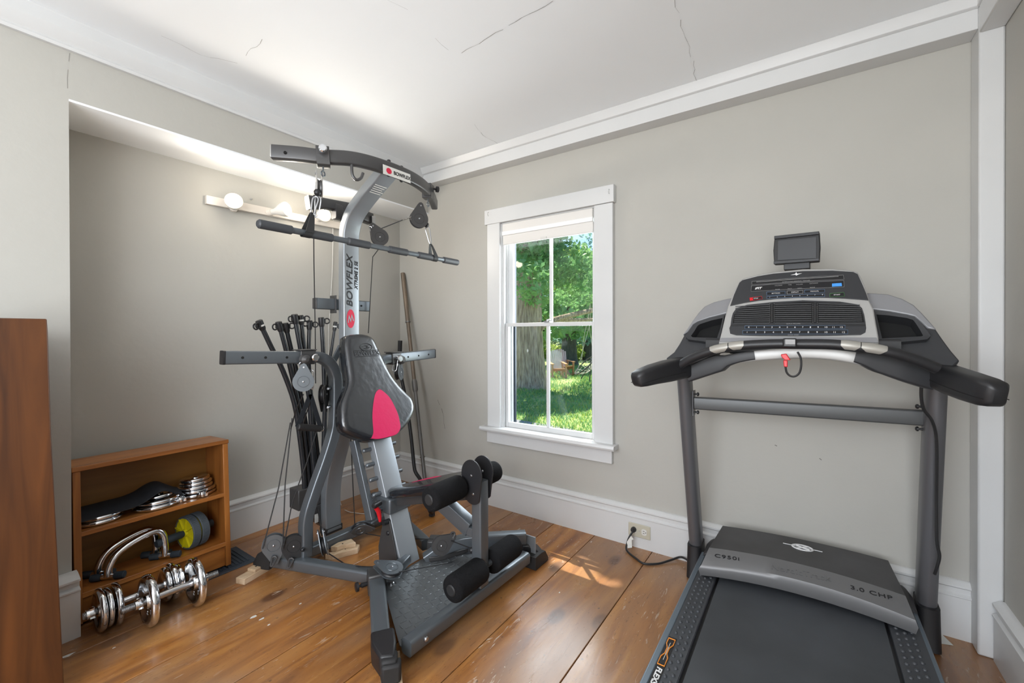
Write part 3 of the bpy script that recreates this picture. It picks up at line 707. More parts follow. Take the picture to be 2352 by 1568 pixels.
pushbar('front chrome push-up bar, nearer of the pair on the bottom shelf', -.065, -.050, math.radians(3))
pushbar('rear chrome push-up bar, behind its twin on the bottom shelf', -.080, -.112, math.radians(0))

# dumbbells on the floor
def dumbbell(name_label, loc, rz, plates, half=.155):
    r = thing('dumbbell', name_label, 'dumbbell', loc, (0, 0, rz), 'chrome dumbbells on the floor')
    o = MB(local=True); o.tube([(-half + .07, 0, 0), (half - .07, 0, 0)], .0125, 18); o.build('handle_bar', 'steel', r)
    for sg in (-1, 1):
        o = MB(local=True); pr_ = []; h = 0; L_ = .075
        while h < L_:
            pr_ += [(.0125, h), (.0108, h + .0018)]; h += .0036
        o.lathe((sg * (half - .075), 0, 0), (sg, 0, 0), pr_, 16); o.build('threaded_end', 'steel', r, smooth=60)
    for (x_, R_, t_) in plates:
        o = MB(local=True); P_ = plate_profile(R_, t_); o.lathe((x_, 0, 0), (1, 0, 0), P_ + [P_[0]], 48, cap=False); pl = o.build('weight_plate', 'chrome', r, smooth=50)
    for sg in (-1, 1):
        xs = [x_ + sg * t_ / 2 for x_, R_, t_ in plates if x_ * sg > 0]; xo = max(xs, key=abs) + sg * .012
        o = MB(local=True); star_nut(o, (xo, 0, 0), (sg, 0, 0), .022, .014); o.build('collar_nut', 'chrome', r, smooth=30)
    return r
A = dumbbell('nearest chrome dumbbell with one large plate on each end', (-2.045, .617, .094), PI / 2 - .02, [(-.074, .094, .028), (.074, .094, .028)])
for sg, x_ in ((-1, -.074 - .0045), (1, .074 - .0045)):
    text('embossed_number', '5', (V((-2.045, .617, .094)) + V((0.0, x_, -.045))), (-1, 0, 0), (0, 0, 1), .022, 'steel', A, extrude=.001)
dumbbell('rear chrome dumbbell with three plates per end, partly behind the nearest', (-2.158, .548, .077), PI / 2, [(-.118, .077, .020), (-.097, .070, .018), (-.073, .077, .020), (.078, .066, .020), (.099, .074, .022), (.121, .060, .018)], .165)

# ================================================================== HOME GYM
GY = 1.325
def mir(p): return V((p.x, 2 * GY - p.y, p.z))
gym = thing('home_gym', 'silver and black home gym with power rods, lat tower and a black and crimson backrest', 'exercise machine', (-1.6, GY, 0))
EX, EY, EZ = V((1, 0, 0)), V((0, 1, 0)), V((0, 0, 1))
def bolt(mb, p, ax, r=.008, h=.006): mb.lathe(p, ax, [(r * .6, -h), (r, -h), (r, h * .4), (r * .7, h)], 10)

# main upright: foot, backward kick, long mast, forward curve
path = [(-2.085, 0.055), (-2.095, .15), (-2.09, .28), (-2.06, .40), (-2.0, .55), (-1.955, .70), (-1.935, .82), (-1.928, 1.0), (-1.928, 1.3), (-1.926, 1.56), (-1.915, 1.64), (-1.875, 1.705), (-1.80, 1.76), (-1.72, 1.808), (-1.625, 1.862)]
path = smoothpath([V((x, GY, z)) for x, z in path], 5)
mb = MB(); mb.rtube(path, .050, .090, up=EY, rad=.28)
up_ = mb.build('upright_post', 'silver', gym)
mb = MB(); mb.box((-2.092, GY, .062), (.060, .098, .035)); bolt(mb, V((-2.080, GY - .050, .062)), -EY); mb.build('post_foot_bracket', 'gundark', gym, bevel=.004)
# lettering running up the mast, emblem below it
fx = -1.9025
text('lettering', 'BOWFLEX', (fx + .001, GY - .012, 1.366), (0, 0, 1), (0, -1, 0), .048, 'blackink', up_, bold=.0007, shear=.25, sx=1.18)
text('lettering', 'XTREME 2 SE', (fx + .001, GY + .026, 1.40), (0, 0, 1), (0, -1, 0), .026, 'blackink', up_, bold=.0006, shear=.25, sx=.95)
mb = MB(); ring = [V((fx + .0006, GY - .008 + .0225 * math.cos(k * PI / 16), 1.177 + .047 * math.sin(k * PI / 16))) for k in range(32)]; mb.prism(ring, (.0012, 0, 0))
em = mb.build('emblem', 'redink', up_, smooth=0)
mb = MB(); cx_, cy_, cz_ = fx + .002, GY - .008, 1.177
zz = [(-.018, -.020), (-.012, .020), (0, -.004), (.004, .024), (.018, -.010), (.013, -.012), (.005, .008), (.0, -.020), (-.010, .004), (-.013, -.022)]
mb.prism([V((cx_, cy_ + a, cz_ + b)) for a, b in zz], (.0008, 0, 0)); mb.build('emblem_mark', 'silver', em, smooth=0)
# small text block sticker near the top of the mast
pts = [Y(u, v, 0) for u, v in ()]
n_ = V((.56, 0, -.83)); d_ = V((.83, 0, .56))
ctr = V((-1.675, GY, 1.835)) + n_ * .0265 + d_ * -.012
mb = MB()
for k in range(5):
    c = ctr - d_ * (.012 * k)
    mb.prism([c + EY * -.034, c + EY * (.034 - .006 * (k % 3)), c + EY * (.034 - .006 * (k % 3)) - d_ * .005, c + EY * -.034 - d_ * .005], n_ * .0006)
mb.build('caution_print', 'whitelabel', up_, smooth=0)

# top cross bar, bowed forward at the centre
tb = [X(626, 350, -1.80), X(690, 355, -1.725), X(742, 361, -1.672), X(800, 364, -1.625), X(850, 374, -1.592), X(905, 392, -1.578), X(948, 411, -1.592), X(975, 430, -1.64), X(990, 450, -1.72), X(998, 470, -1.79)]
mb = MB(); mb.rtube(smoothpath(tb, 6), .036, .058, rad=.42); top = mb.build('top_bar', 'gundark', gym, smooth=50)
mb = MB(); a, b = tb[0], (tb[0] - tb[1]).normalized(); mb.rtube([a, a + b * .004], .030, .052, rad=.4)
a2, b2 = tb[-1], (tb[-1] - tb[-2]).normalized(); mb.rtube([a2, a2 + b2 * .006], .034, .056, rad=.4); mb.build('end_cap', 'tsilver', top)
mb = MB(); p = X(655, 350, -1.745); mb.lathe(p, (.95, -.3, 0), [(.006, -.004), (.006, .001)], 12); mb.build('pin_hole', 'hole', top)
# label on the front of the bar (printed upside down)
la, lb_ = X(879, 388, -1.553), X(942, 411, -1.567); dx = (lb_ - la).normalized(); nn = dx.cross(EZ).normalized()
if nn.dot(-ray(905, 395)) < 0: nn = -nn
upv = nn.cross(dx); upv = upv if upv.z > 0 else -upv
mb = MB(); o_ = nn * .0015
mb.prism([la - upv * .021 + o_, lb_ - upv * .021 + o_, lb_ + upv * .021 + o_, la + upv * .021 + o_], nn * .001); ls = mb.build('bar_sticker', 'whitelabel', top, smooth=0)
c = la.lerp(lb_, .2) + nn * .003; mb = MB(); mb.prism([c + dx * .016 * math.cos(k * PI / 12) + upv * .013 * math.sin(k * PI / 12) for k in range(24)], nn * .0006); mb.build('emblem', 'redink', ls, smooth=0)
text('lettering', 'BOWFLEX', la.lerp(lb_, .68) + nn * .003 - upv * .001, dx, upv, .0225, 'blackink', ls, bold=.0006, sx=1.05)
mb = MB()
for u, v, z_ in ((893, 370, 0), (922, 384, 0), (893, 402, 1), (922, 415, 1)):
    bolt(mb, X(u, v, -1.585), EZ if not z_ else -EZ, .009, .006)
mb.build('bolt', 'black', top)
# sliding pulley brackets on the top bar, with knobs
for s_, (u, v), x_ in ((0, (742, 361), -1.672), (1, (983, 440), -1.685)):
    c = X(u, v, x_); t = (tb[3] - tb[1]).normalized() if s_ == 0 else (tb[8] - tb[6]).normalized()
    mb = MB(); mb.rtube([c - t * .026, c + t * .026], .052, .078, rad=.15); k_ = mb.build('bar_clamp', 'gundark', gym, bevel=.002)
    n = t.cross(EZ).normalized(); n = n if n.x > 0 else -n
    mb = MB(); q = c + EZ * .016
    if s_: q = c + EZ * .02; n = (n + EY * 1.2).normalized()
    mb.lathe(q + n * .024, n, [(.006, 0), (.006, .02), (.016, .022), (.016, .034), (.012, .037)], 20); mb.build('spring_knob', ['chrome' if not s_ else 'black'], k_)
    mb = MB(); e = c - EZ * .045; mb.tube([e + EZ * .02, e - EZ * .014], .003, 8); mb.torus(e - EZ * .024, (1, .3, 0), .0105, .003); mb.build('eye_bolt', 'gun', k_)
# hook under the bar
p = X(808, 380, -1.612); mb = MB(); mb.tube(smoothpath([p + EZ * .012, p - EZ * .02, p - EZ * .045 + V((.002, .004, 0)), p + V((.008, .018, -.058)), p + V((.014, .036, -.046)), p + V((.018, .044, -.022))], 5), .0065, 10); mb.build('bar_hook', 'gundark', gym)

# short pegs behind the mast: upper cross arm and middle bar
upper = [X(706, 466, -1.985), X(760, 474, -1.972), X(800, 481, -1.962)]
mb = MB(); mb.rtube([X(706, 465, -1.99), X(745, 468, -1.98), X(800, 478, -1.965)], .05, [.066, .050, .050], rad=.35); mb.rtube([mir(X(712, 467, -1.985)), mir(X(792, 480, -1.965))], .05, .06, rad=.35); mb.rtube([V((-1.965, GY - .06, 1.72)), V((-1.965, GY + .06, 1.72))], .04, .075); ua = mb.build('upper_pulley_arm', 'gundark', gym)
mb = MB(); bolt(mb, X(722, 453, -1.985), EZ, .008, .01); bolt(mb, X(803, 497, -1.94), EX); bolt(mb, X(789, 507, -1.95), EX, .012, .008); mb.build('bolt', 'black', ua)
mb = MB(); mb.rtube([V((-1.975, GY - .155, 1.25)), V((-1.975, GY + .15, 1.25))], .036, .055, rad=.3); mp_ = mb.build('leg_press_peg_bar', 'gun', gym)
mb = MB(); mb.box((-1.975, GY - .157, 1.25), (.034, .006, .052)); mb.build('end_cap', 'gundark', mp_, bevel=.002)
mb = MB(); mb.lathe((-1.956, GY + .095, 1.25), EX, [(.005, -.003), (.005, .0015)], 12); mb.build('pin_hole', 'hole', mp_)
mb = MB(); mb.box((-1.975, GY - .058, 1.25), (.05, .006, .09)); mb.build('bracket', 'gundark', mp_, bevel=.001)

# pulleys
def pulley(c, n, tail, r=.046, par=gym, m_='gun', plate=('gun', 'black'), clear=False):
    c = V(c); n = V(n).normalized(); tail = V(tail); tail = (tail - n * tail.dot(n)).normalized(); sd = n.cross(tail)
    mb = MB(); mb.lathe(c, n, [(r * .9, -.007), (r * .82, -.002), (r * .82, .002), (r * .9, .007)], 28)
    pu = mb.build('pulley', plate[1], par)
    mb = MB()
    for s_ in (-1, 1):
        out = []
        for k in range(21):
            a = math.radians(-125 + 250 * k / 20); out.append(c - tail * r * math.cos(a) + sd * r * math.sin(a))
        out += [c + tail * r * 1.75 + sd * r * .22, c + tail * r * 1.85, c + tail * r * 1.75 - sd * r * .22]
        mb.prism([q + n * s_ * .009 for q in out], n * s_ * .0035)
        mb.torus(c + n * s_ * .013, n, r * .55, .0016, 24, 6)
    mb.build('side_plate', plate[0], pu)
    mb = MB()
    for s_ in (-1, 1): mb.lathe(c + n * s_ * .0125, n * s_, [(.004, 0), (.004, .003), (.002, .004)], 10); mb.lathe(c + tail * r * 1.45 + n * s_ * .0125, n * s_, [(.004, 0), (.004, .004)], 10)
    mb.build('axle', 'steel', pu)
    return pu
def carabiner(name, a, b, par, w_=.011, r=.0028, m_='steel'):
    a, b = V(a), V(b); t = (b - a).normalized(); s_ = t.orthogonal().normalized()
    mb = MB(); L_ = (b - a).length
    pts = [a + s_ * w_ * .35, a + t * L_ * .12 + s_ * w_, a + t * L_ * .5 + s_ * w_ * .8, b - t * L_ * .1 + s_ * w_ * .5, b, b - t * L_ * .1 - s_ * w_ * .5, a + t * L_ * .5 - s_ * w_ * .8, a + t * L_ * .12 - s_ * w_, a - s_ * w_ * .35, a + s_ * w_ * .35]
    mb.tube(smoothpath(pts, 3), r, 7); return mb.build(name, m_, par)

cbl = []
def cable(*pts, r=.0026, par=gym, name='cable'):
    mb = MB(); mb.tube([V(p) for p in pts], r, 6); return mb.build(name, 'cable', par)

# chest arms: arch tube from base, bend outward to a long drilled bar (left), mirrored on the right
archL = [X(701, 1275, -1.90), X(702, 1235, -1.90), X(704, 1185, -1.898), X(724, 1120, -1.895), X(746, 1058, -1.892), X(764, 1000, -1.89), X(770, 960, -1.89), X(771, 880, -1.89), X(767, 855, -1.89), X(754, 832, -1.89), X(731, 820, -1.89), X(700, 820, -1.89)]
armL = X(514, 821, -1.915)
for side in (0, 1):
    f_ = (lambda p: p) if side == 0 else (lambda p: mir(p) - EZ * .030 * max(0, p.z))
    pp = [f_(p) for p in archL]
    mb = MB(); mb.rtube(smoothpath(pp, 4), .05, .05, up=EX, rad=.32); ar = mb.build('chest_arm_upright', 'gun' , gym, smooth=50)
    a, b = f_(archL[-1]), f_(armL)
    mb = MB(); mb.rtube([a, b], .045, .055, rad=.3); hb = mb.build('chest_arm_bar', 'gun', gym)
    d = (b - a).normalized(); mb = MB(); mb.rtube([b, b + d * .008], .046, .056, rad=.3); mb.build('end_cap', 'black', hb)
    mb = MB()
    for k in (.28, .55, .82): q = a.lerp(b, k) + EX * .0225; mb.lathe(q, EX, [(.0055, -.003), (.0055, .0012)], 12)
    mb.build('pin_hole', 'hole', hb)
    mb = MB(); mb.rtube([a + d * .03, a - d * .035], .056, .064, rad=.2); mb.box(a + EZ * .034, (.07, .08, .005)); cl = mb.build('arm_clamp', 'gundark', gym, bevel=.002)
    q = a - d * .012 + EX * .028; mb = MB(); mb.lathe(q, EX, [(.008, 0), (.009, .03), (.017, .032), (.017, .040), (.013, .043)], 20); mb.build('spring_knob', 'chrome', cl)
    mb = MB(); q = a + V((.03, 0, -.01)) + d * .02; mb.lathe(q, EX, [(.02, 0), (.026, .004), (.022, .02), (.008, .03)], 16); mb.tube([q - EZ * .015, q - EZ * .045], .004, 8); mb.build('swivel', 'gundark', cl)
    mb = MB(); bolt(mb, f_(X(696, 1262, -1.87)), EX, .009); mb.build('bolt', 'black', ar)
    # rear struts joining the arch to the mast
    mb = MB(); mb.rtube([f_(archL[6]) + EZ * .05, V((-1.94, GY, archL[6].z + .10))], .02, .05); mb.build('arch_brace', 'gundark', gym)

# left hanging pulley with the hand grip cable
pL = X(697, 876, -1.845)
pulley(pL, (.86, -.5, .05), (.0, .02, 1), .044, plate=('gun', 'black'))
carabiner('snap_hook', X(693, 832, -1.85), X(697, 856, -1.847), gym)
carabiner('snap_hook', X(715, 850, -1.855), X(717, 893, -1.855), gym)
pulley(X(744, 905, -1.895), (.75, .66, 0), (0, 0, -1), .046, plate=('blackm', 'black'))
mb = MB()
for v in (892, 934): bolt(mb, X(755, v, -1.88), (.6, -.8, 0), .007, .012)
mb.build('bolt', 'steel', gym)
pulley(mir(X(697, 876, -1.87)), (.86, .5, .05), (0, 0, 1), .044)
carabiner('snap_hook', X(905, 852, -1.86), X(912, 818, -1.86), gym)

# base: rear cross beam, side tubes, front arms, front rail, feet
mb = MB(); mb.rtube([Z(690, 1274, .055), Z(893, 1184, .055)], .05, .05); mb.build('rear_cross_beam', 'gun', gym)
sideL = [Z(618, 1283, .06), Z(700, 1295, .06), Z(850, 1322, .058)]
footL = V((-2.07, .975, 0))
for side in (0, 1):
    f_ = (lambda p: p) if side == 0 else mir
    a, b = f_(sideL[0]), f_(sideL[2])
    mb = MB(); mb.rtube([a, b], .05, .052, rad=.4); st_ = mb.build('side_tube', 'gun', gym)
    d = (a - b).normalized(); sd = d.cross(EZ)
    mb = MB(); R_ = []
    for k, (o_, hh_, ww) in enumerate(((-.03, .085, .062), (.0, .09, .066), (.035, .07, .066), (.06, .03, .06), (.064, .012, .055))):
        c = a + d * o_; c.z = 0; R_.append([c + sd * ww / 2 + EZ * .002, c + sd * ww / 2 + EZ * hh_, c - sd * ww / 2 + EZ * hh_, c - sd * ww / 2 + EZ * .002])
    for r_ in R_:
        for p_ in r_: p_.z += .024
    mb.rings(R_); mb.build('rear_foot', 'rubber', gym, bevel=.006)
    # clamp joining side tube and front arm
    c = f_(V((-1.487, 1.150, .062)))
    mb = MB(); ang = math.atan2((f_(V((-1.13, .925, 0))) - c).y, (f_(V((-1.13, .925, 0))) - c).x); rt = Matrix.Rotation(ang, 3, 'Z')
    mb.box(c, (.075, .075, .082), rt); mb.build('corner_clamp', 'gundark', gym, bevel=.006)
    e = f_(V((-1.118, .925, .064))) if side else V((-1.175, .925, .064))
    mb = MB(); mb.rtube([c, e], .062, .056, rad=.35); mb.build('front_arm', 'gun', gym)
    if side == 0:
        q = X(832, 1347, c.x + .0); kd = rt @ V((0, -1, 0)) ; kd = V((-.35, -.93, 0)).normalized()
        q0 = c + kd * .038; mb = MB(); mb.lathe(q0, kd, [(.008, 0), (.010, .025), (.005, .03), (.005, .036), (.018, .038), (.018, .048), (.014, .050)], 18); mb.build('spring_knob', 'black', gym)
    # front cap and stepped rubber foot
    d = (e - c).normalized(); sd = d.cross(EZ).normalized()
    mb = MB(); R_ = []
    for o_, z0_, z1_, ww in ((-.012, .03, .098, .072), (.02, .03, .098, .074), (.065, .02, .066, .072), (.085, .012, .045, .066)):
        cc = e + d * o_; cc.z = 0; R_.append([cc + sd * ww / 2 + EZ * z0_, cc + sd * ww / 2 + EZ * z1_, cc - sd * ww / 2 + EZ * z1_, cc - sd * ww / 2 + EZ * z0_])
    if side: mb.rings(R_)
    else: mb.prism([V((x_, y_, .030)) for x_, y_ in ((-1.205, .905), (-1.160, .968), (-1.098, .925), (-1.052, .880), (-1.085, .850), (-1.150, .868))], (0, 0, .070))
    mb.build('front_cap', 'black', gym, bevel=.008)
    yo = -1 if side == 0 else 1
    mb = MB(); cc = V((-1.085, GY + yo * .415, 0))
    if side: cc = V((-1.062, 1.735, 0))
    R_ = []
    for o_, hh_ in ((-.055, .062), (.0, .064), (.035, .058), (.06, .02), (.062, .004)):
        R_.append([cc + V((-.030, yo * o_, .003)), cc + V((-.030, yo * o_, hh_)), cc + V((.034, yo * o_, hh_)), cc + V((.034, yo * o_, .003))])
    if side == 0:
        mb.prism([V((x_, y_, .027)) for x_, y_ in ((-1.092, .855), (-1.060, .835), (-1.022, .878), (-1.050, .905))], (0, 0, .058))
        mb.box((-1.072, .875, .075), (.05, .05, .04), Matrix.Rotation(math.radians(-42), 3, 'Z'))
    else: mb.rings(R_)
    mb.build('front_foot', 'rubber', gym, bevel=.008)
    mb = MB(); bolt(mb, e - d * .03 + sd * (.032 if side else -.032), sd * (1 if side else -1), .008); mb.build('bolt', 'black', gym)
railpts = [V((-1.088, .958, .062)), V((-1.070, 1.66, .062))]
mb = MB(); mb.rtube(railpts, .05, .054, rad=.5); rl = mb.build('front_rail', 'gun', gym, smooth=50)
mb = MB()
for y_ in (1.02, 1.60): bolt(mb, V((-1.060, y_, .066)), EX, .009, .006)
mb.build('bolt', 'steel', rl)
# end plate on the right of the machine
mb = MB(); p = Y(1215, 1233, 1.72); mb.box((-1.075, 1.712, .075), (.055, .005, .13)); mb.build('end_plate', 'silver', gym, bevel=.001)
# raised tube on the right side leading to the low pulley
rp = smoothpath([V((-1.455, 1.40, .05)), V((-1.40, 1.46, .095)), V((-1.32, 1.52, .125)), V((-1.22, 1.60, .130)), V((-1.10, 1.705, .130))], 4)
mb = MB(); mb.rtube(rp, .05, .055, rad=.3); mb.build('low_pulley_tube', 'gun', gym)
rp = smoothpath([V((-1.485, 1.215, .050)), V((-1.475, 1.24, .066)), V((-1.475, 1.27, .080)), V((-1.485, 1.31, .086))], 4)
mb = MB(); mb.rtube(rp, .045, .04, rad=.3); mb.build('curved_brace', 'gun', gym)

# tread plate platform with raised lozenges
TPZ = .052
outline = [V((-1.47, 1.165, TPZ)), V((-1.125, .962, TPZ)), V((-1.105, .962, TPZ)), V((-1.092, 1.640, TPZ)), V((-1.16, 1.655, TPZ)), V((-1.435, 1.475, TPZ)), V((-1.47, 1.40, TPZ))]
mb = MB(); mb.prism([p - EZ * .004 for p in outline], (0, 0, .004))
def inside(p, poly):
    c = False; n = len(poly)
    for i in range(n):
        a, b = poly[i], poly[(i + 1) % n]
        if (a.y > p.y) != (b.y > p.y) and p.x < (b.x - a.x) * (p.y - a.y) / (b.y - a.y) + a.x: c = not c
    return c
ang0 = math.radians(32)
for i in range(-20, 20):
    for j in range(-22, 22):
        c = V((-1.28, 1.32, TPZ)) + Matrix.Rotation(ang0, 3, 'Z') @ V((i * .027, j * .027, 0))
        if not all(inside(c + V((a, b, 0)), outline) for a in (-.012, .012) for b in (-.012, .012)): continue
        rt = Matrix.Rotation(ang0 + (PI / 4 if (i + j) % 2 else -PI / 4), 3, 'Z')
        mb.rings([[c + rt @ V((a * k_, b * k_, z_)) for a, b in ((-.0135, 0), (-.007, -.0026), (.007, -.0026), (.0135, 0), (.007, .0026), (-.007, .0026))] for k_, z_ in ((1, -.001), (.92, .0014), (.6, .0022))])
tp = mb.build('tread_plate', 'tread', gym, smooth=25)
mb = MB(); bolt(mb, V((-1.43, 1.18, TPZ + .004)), EZ, .012, .005); bolt(mb, V((-1.40, 1.50, TPZ + .004)), EZ, .010, .005); mb.build('bolt', 'steel', tp)
mb = MB(); mb.prism([V((-1.425, 1.39, TPZ + .001)), V((-1.385, 1.43, TPZ + .001)), V((-1.33, 1.56, TPZ + .001)), V((-1.40, 1.51, TPZ + .001))], (0, 0, .02)); mb.build('gusset', 'gundark', gym, bevel=.002)

# bench post with rows of pegs and rack rail
bp0, bp1 = V((-1.492, GY, .052)), V((-1.700, GY, .62))
pd = (bp1 - bp0).normalized(); pn = EY.cross(pd); pn = pn if pn.x > 0 else -pn
mb = MB(); mb.rtube([bp0, bp1], .046, .105, up=EY, rad=.2); bpst = mb.build('bench_post', 'silver', gym)
mb = MB()
for k in range(6):
    c = bp0 + pd * (.27 + k * .068) - pn * .01
    for s_ in (-1, 1): mb.tube([c + EY * s_ * .03, c + EY * s_ * .092, c + EY * s_ * .096], [.0095, .0095, .006], 12)
mb.build('support_peg', 'gun', bpst)
mb = MB()
c0 = bp0 + pd * .24; c1 = bp0 + pd * .60
mb.rtube([c0 - EY * .105 - pn * .045, c1 - EY * .105 - pn * .045], .045, .026, up=EY); mb.build('rack_rail', 'gun', gym)
mb = MB(); q = bp0 + pd * .01; mb.prism([q + pn * .01 - EY * .054, q - pn * .13 - EY * .054, q - pn * .10 + pd * .10 - EY * .054, q - pn * .03 + pd * .20 - EY * .054, q + pn * .02 + pd * .20 - EY * .054], (0, -.006, 0))
mb.prism([q + pn * .01 + EY * .054, q - pn * .13 + EY * .054, q - pn * .10 + pd * .10 + EY * .054, q - pn * .03 + pd * .20 + EY * .054, q + pn * .02 + pd * .20 + EY * .054], (0, .006, 0)); bk_ = mb.build('post_bracket', 'gundark', gym, bevel=.001)
mb = MB(); bolt(mb, q + pd * .15 - EY * .060 - pn * .01, -EY, .010, .006); bolt(mb, q + pd * .02 - EY * .060, -EY, .006, .004); mb.build('bolt', 'black', bk_)

# padded backrest
def pad(name, outline_, n, th, par, m_, bulge=.014, inset=.020, smooth_=70):
    c = sum(outline_, V()) / len(outline_); n = V(n).normalized(); N_ = len(outline_)
    def ring(scale_in, h):
        out = []
        for i, p in enumerate(outline_):
            a, b = outline_[i - 1], outline_[(i + 1) % N_]; t = (b - a).normalized(); inn = n.cross(t); inn = inn if inn.dot(c - p) > 0 else -inn
            out.append(p + inn * scale_in + n * h)
        return out
    mb = MB(); mb.rings([ring(.012, -th), ring(0, -th + .006), ring(-.001, -.02), ring(.001, -.010), ring(.006, -.003), ring(inset * .8, 0.0015), ring(inset * 1.4, .002)])
    return mb.build(name, m_, par, smooth=smooth_)
BPl = Pl(bp1 + pn * .075 - pd * .05, pn + V((.02, 0, .02)))
ol_ = [(796, 769), (822, 765), (846, 768), (860, 777), (869, 795), (880, 818), (892, 843), (904, 864), (918, 882), (934, 899), (947, 912), (953, 928), (953, 944), (946, 961), (933, 979), (919, 992), (902, 1001), (880, 1007), (857, 1011), (840, 1008), (818, 1000), (798, 990), (789, 978), (786, 955), (787, 928), (793, 908), (801, 888), (804, 870), (801, 845), (797, 815), (794, 790)]
face_pts = [BPl.at(u, v) for u, v in ol_]
face_pts = smoothpath(face_pts + [face_pts[0]], 2)[:-1]
br = pad('backrest_pad', face_pts, BPl.n, .062, gym, 'vinyl')
red = [(852, 1007), (857, 994), (856, 975), (855, 954), (857, 927), (861, 906), (867, 896), (874, 894), (885, 902), (893, 910), (900, 920), (908, 936), (914, 950), (918, 966), (920, 980), (917, 990), (909, 998), (893, 1003), (870, 1008)]
rp_ = [BPl.at(u, v, .0022) for u, v in red]; rp_ = smoothpath(rp_ + [rp_[0]], 3)[:-1]
mb = MB(); mb.prism([p - BPl.n * .006 for p in rp_], BPl.n * .0068); mb.build('crimson_panel', 'redvinyl', br, smooth=0, bevel=.0015)
mb = MB(); mb.tube(rp_[:] + [rp_[0]], .0009, 6); mb.build('seam', 'black', br)
# embossed emblem and wordmark
pxd = EY.copy(); pu_ = BPl.n.cross(EY).normalized(); pu_ = pu_ if pu_.z > 0 else -pu_
mb = MB(); cc = BPl.at(841, 797, .0030)
mb.tube([cc + pxd * .034 * math.cos(k * PI / 14) + pu_ * .019 * math.sin(k * PI / 14) for k in range(29)], .0014, 6)
mb.tube(smoothpath([cc + pxd * a + pu_ * b for a, b in ((-.022, .004), (-.004, .008), (.012, .004), (.0, .0), (.016, -.003), (.004, -.009), (-.014, -.007))], 4), .0016, 6)
mb.build('embossed_emblem', 'black', br)
text('embossed_lettering', 'BOWFLEX', BPl.at(843, 811, .0028), pxd, pu_, .030, 'black', br, extrude=.0012, sx=1.05, bold=.0008)
for s_ in (-1, 1):
    mb = MB(); mb.tube([BPl.at(843, 811, .003) + pxd * -.072 + pu_ * .015 * s_, BPl.at(843, 811, .003) + pxd * .074 + pu_ * .015 * s_], .0009, 6); mb.build('embossed_line', 'black', br)
# folding struts behind the backrest (left)
mb = MB(); mb.rtube([X(758, 845, -1.93), X(783, 795, -1.93)], .012, .028, up=EY); mb.build('backrest_strut', 'gun', gym)

# seat, seat frame, front post
SZ = .428
so = [(-1.60, .022), (-1.58, .045), (-1.53, .062), (-1.47, .076), (-1.41, .092), (-1.34, .105), (-1.28, .110), (-1.22, .108), (-1.18, .098), (-1.16, .075), (-1.155, .04)]
SZF = lambda x_: .437 + (x_ + 1.42) * .32
pts = [V((x, GY - d, SZF(x))) for x, d in so] + [V((x, GY + d, SZF(x))) for x, d in so[::-1]]
pts = smoothpath(pts + [pts[0]], 2)[:-1]
sp = pad('seat_pad', pts, V((-.32, 0, 1)), .042, gym, 'vinyl')
pr_ = [V((-1.50, GY + .03, SZ + .0015)), V((-1.40, GY + .045, SZ + .0015)), V((-1.34, GY + .06, SZ + .0015)), V((-1.40, GY + .085, SZ + .0015)), V((-1.46, GY + .070, SZ + .0015))]
pr_ = [V((p.x, p.y, SZF(p.x) + .0018)) for p in pr_]
mb = MB(); mb.prism(pr_, (0, 0, .0012)); mb.build('crimson_panel', 'redvinyl', sp, smooth=0)
mb = MB(); mb.rtube([V((-1.61, GY, .318)), V((-1.13, GY, .455))], .05, .05, rad=.2); mb.build('seat_rail', 'gundark', gym)
mb = MB(); mb.box((-1.588, GY, .318), (.10, .128, .070)); mb.build('seat_carriage', 'gun', gym, bevel=.008)
mb = MB(); q = X(866, 1158, -1.56); mb.lathe(q, (0.2, -1, 0), [(.012, -.02), (.012, .02), (.009, .024)], 14); mb.build('seat_knob', 'black', gym)
mb = MB(); R_ = [X(863, 1165, -1.56), X(869, 1172, -1.56), X(872, 1186, -1.56), X(873, 1197, -1.56)]; mb.tube(R_, [.010, .011, .009, .006], 12); mb.build('red_lever', 'red', gym)
mb = MB(); mb.tube([X(880, 1201, -1.56), X(899, 1194, -1.555)], .012, 14); mb.build('stop_pin', 'black', gym)
mb = MB(); mb.rtube([V((-1.30, GY + .0, .395)), V((-1.115, GY, .312))], .052, .060, rad=.15); mb.box((-1.102, GY, .308), (.04, .05, .035)); mb.build('leg_lift_arm', 'gun', gym, bevel=.002)
mb = MB(); mb.rtube([V((-1.07, GY, .10)), V((-1.07, GY, .515))], .048, .052, up=EY, rad=.25); fp = mb.build('front_post', 'gun', gym)
# cam plates
for y_ in (GY - .036, GY + .036):
    out = []
    for k in range(19): a = math.radians(-20 + 215 * k / 18); out.append(V((-1.085 + .052 * math.cos(a), y_, .545 + .058 * math.sin(a))))
    for k in range(9): a = math.radians(215 + 110 * k / 8); out.append(V((-1.080 + .040 * math.cos(a), y_, .465 + .038 * math.sin(a))))
    mb = MB(); mb.prism(out, (0, .005, 0)); cm = mb.build('cam_plate', 'black', gym, bevel=.001)
    mb = MB(); bolt(mb, V((-1.085, y_ - .001, .54)), -EY, .005, .003); bolt(mb, V((-1.075, y_ - .001, .47)), -EY, .005, .003); mb.build('bolt', 'steel', cm)
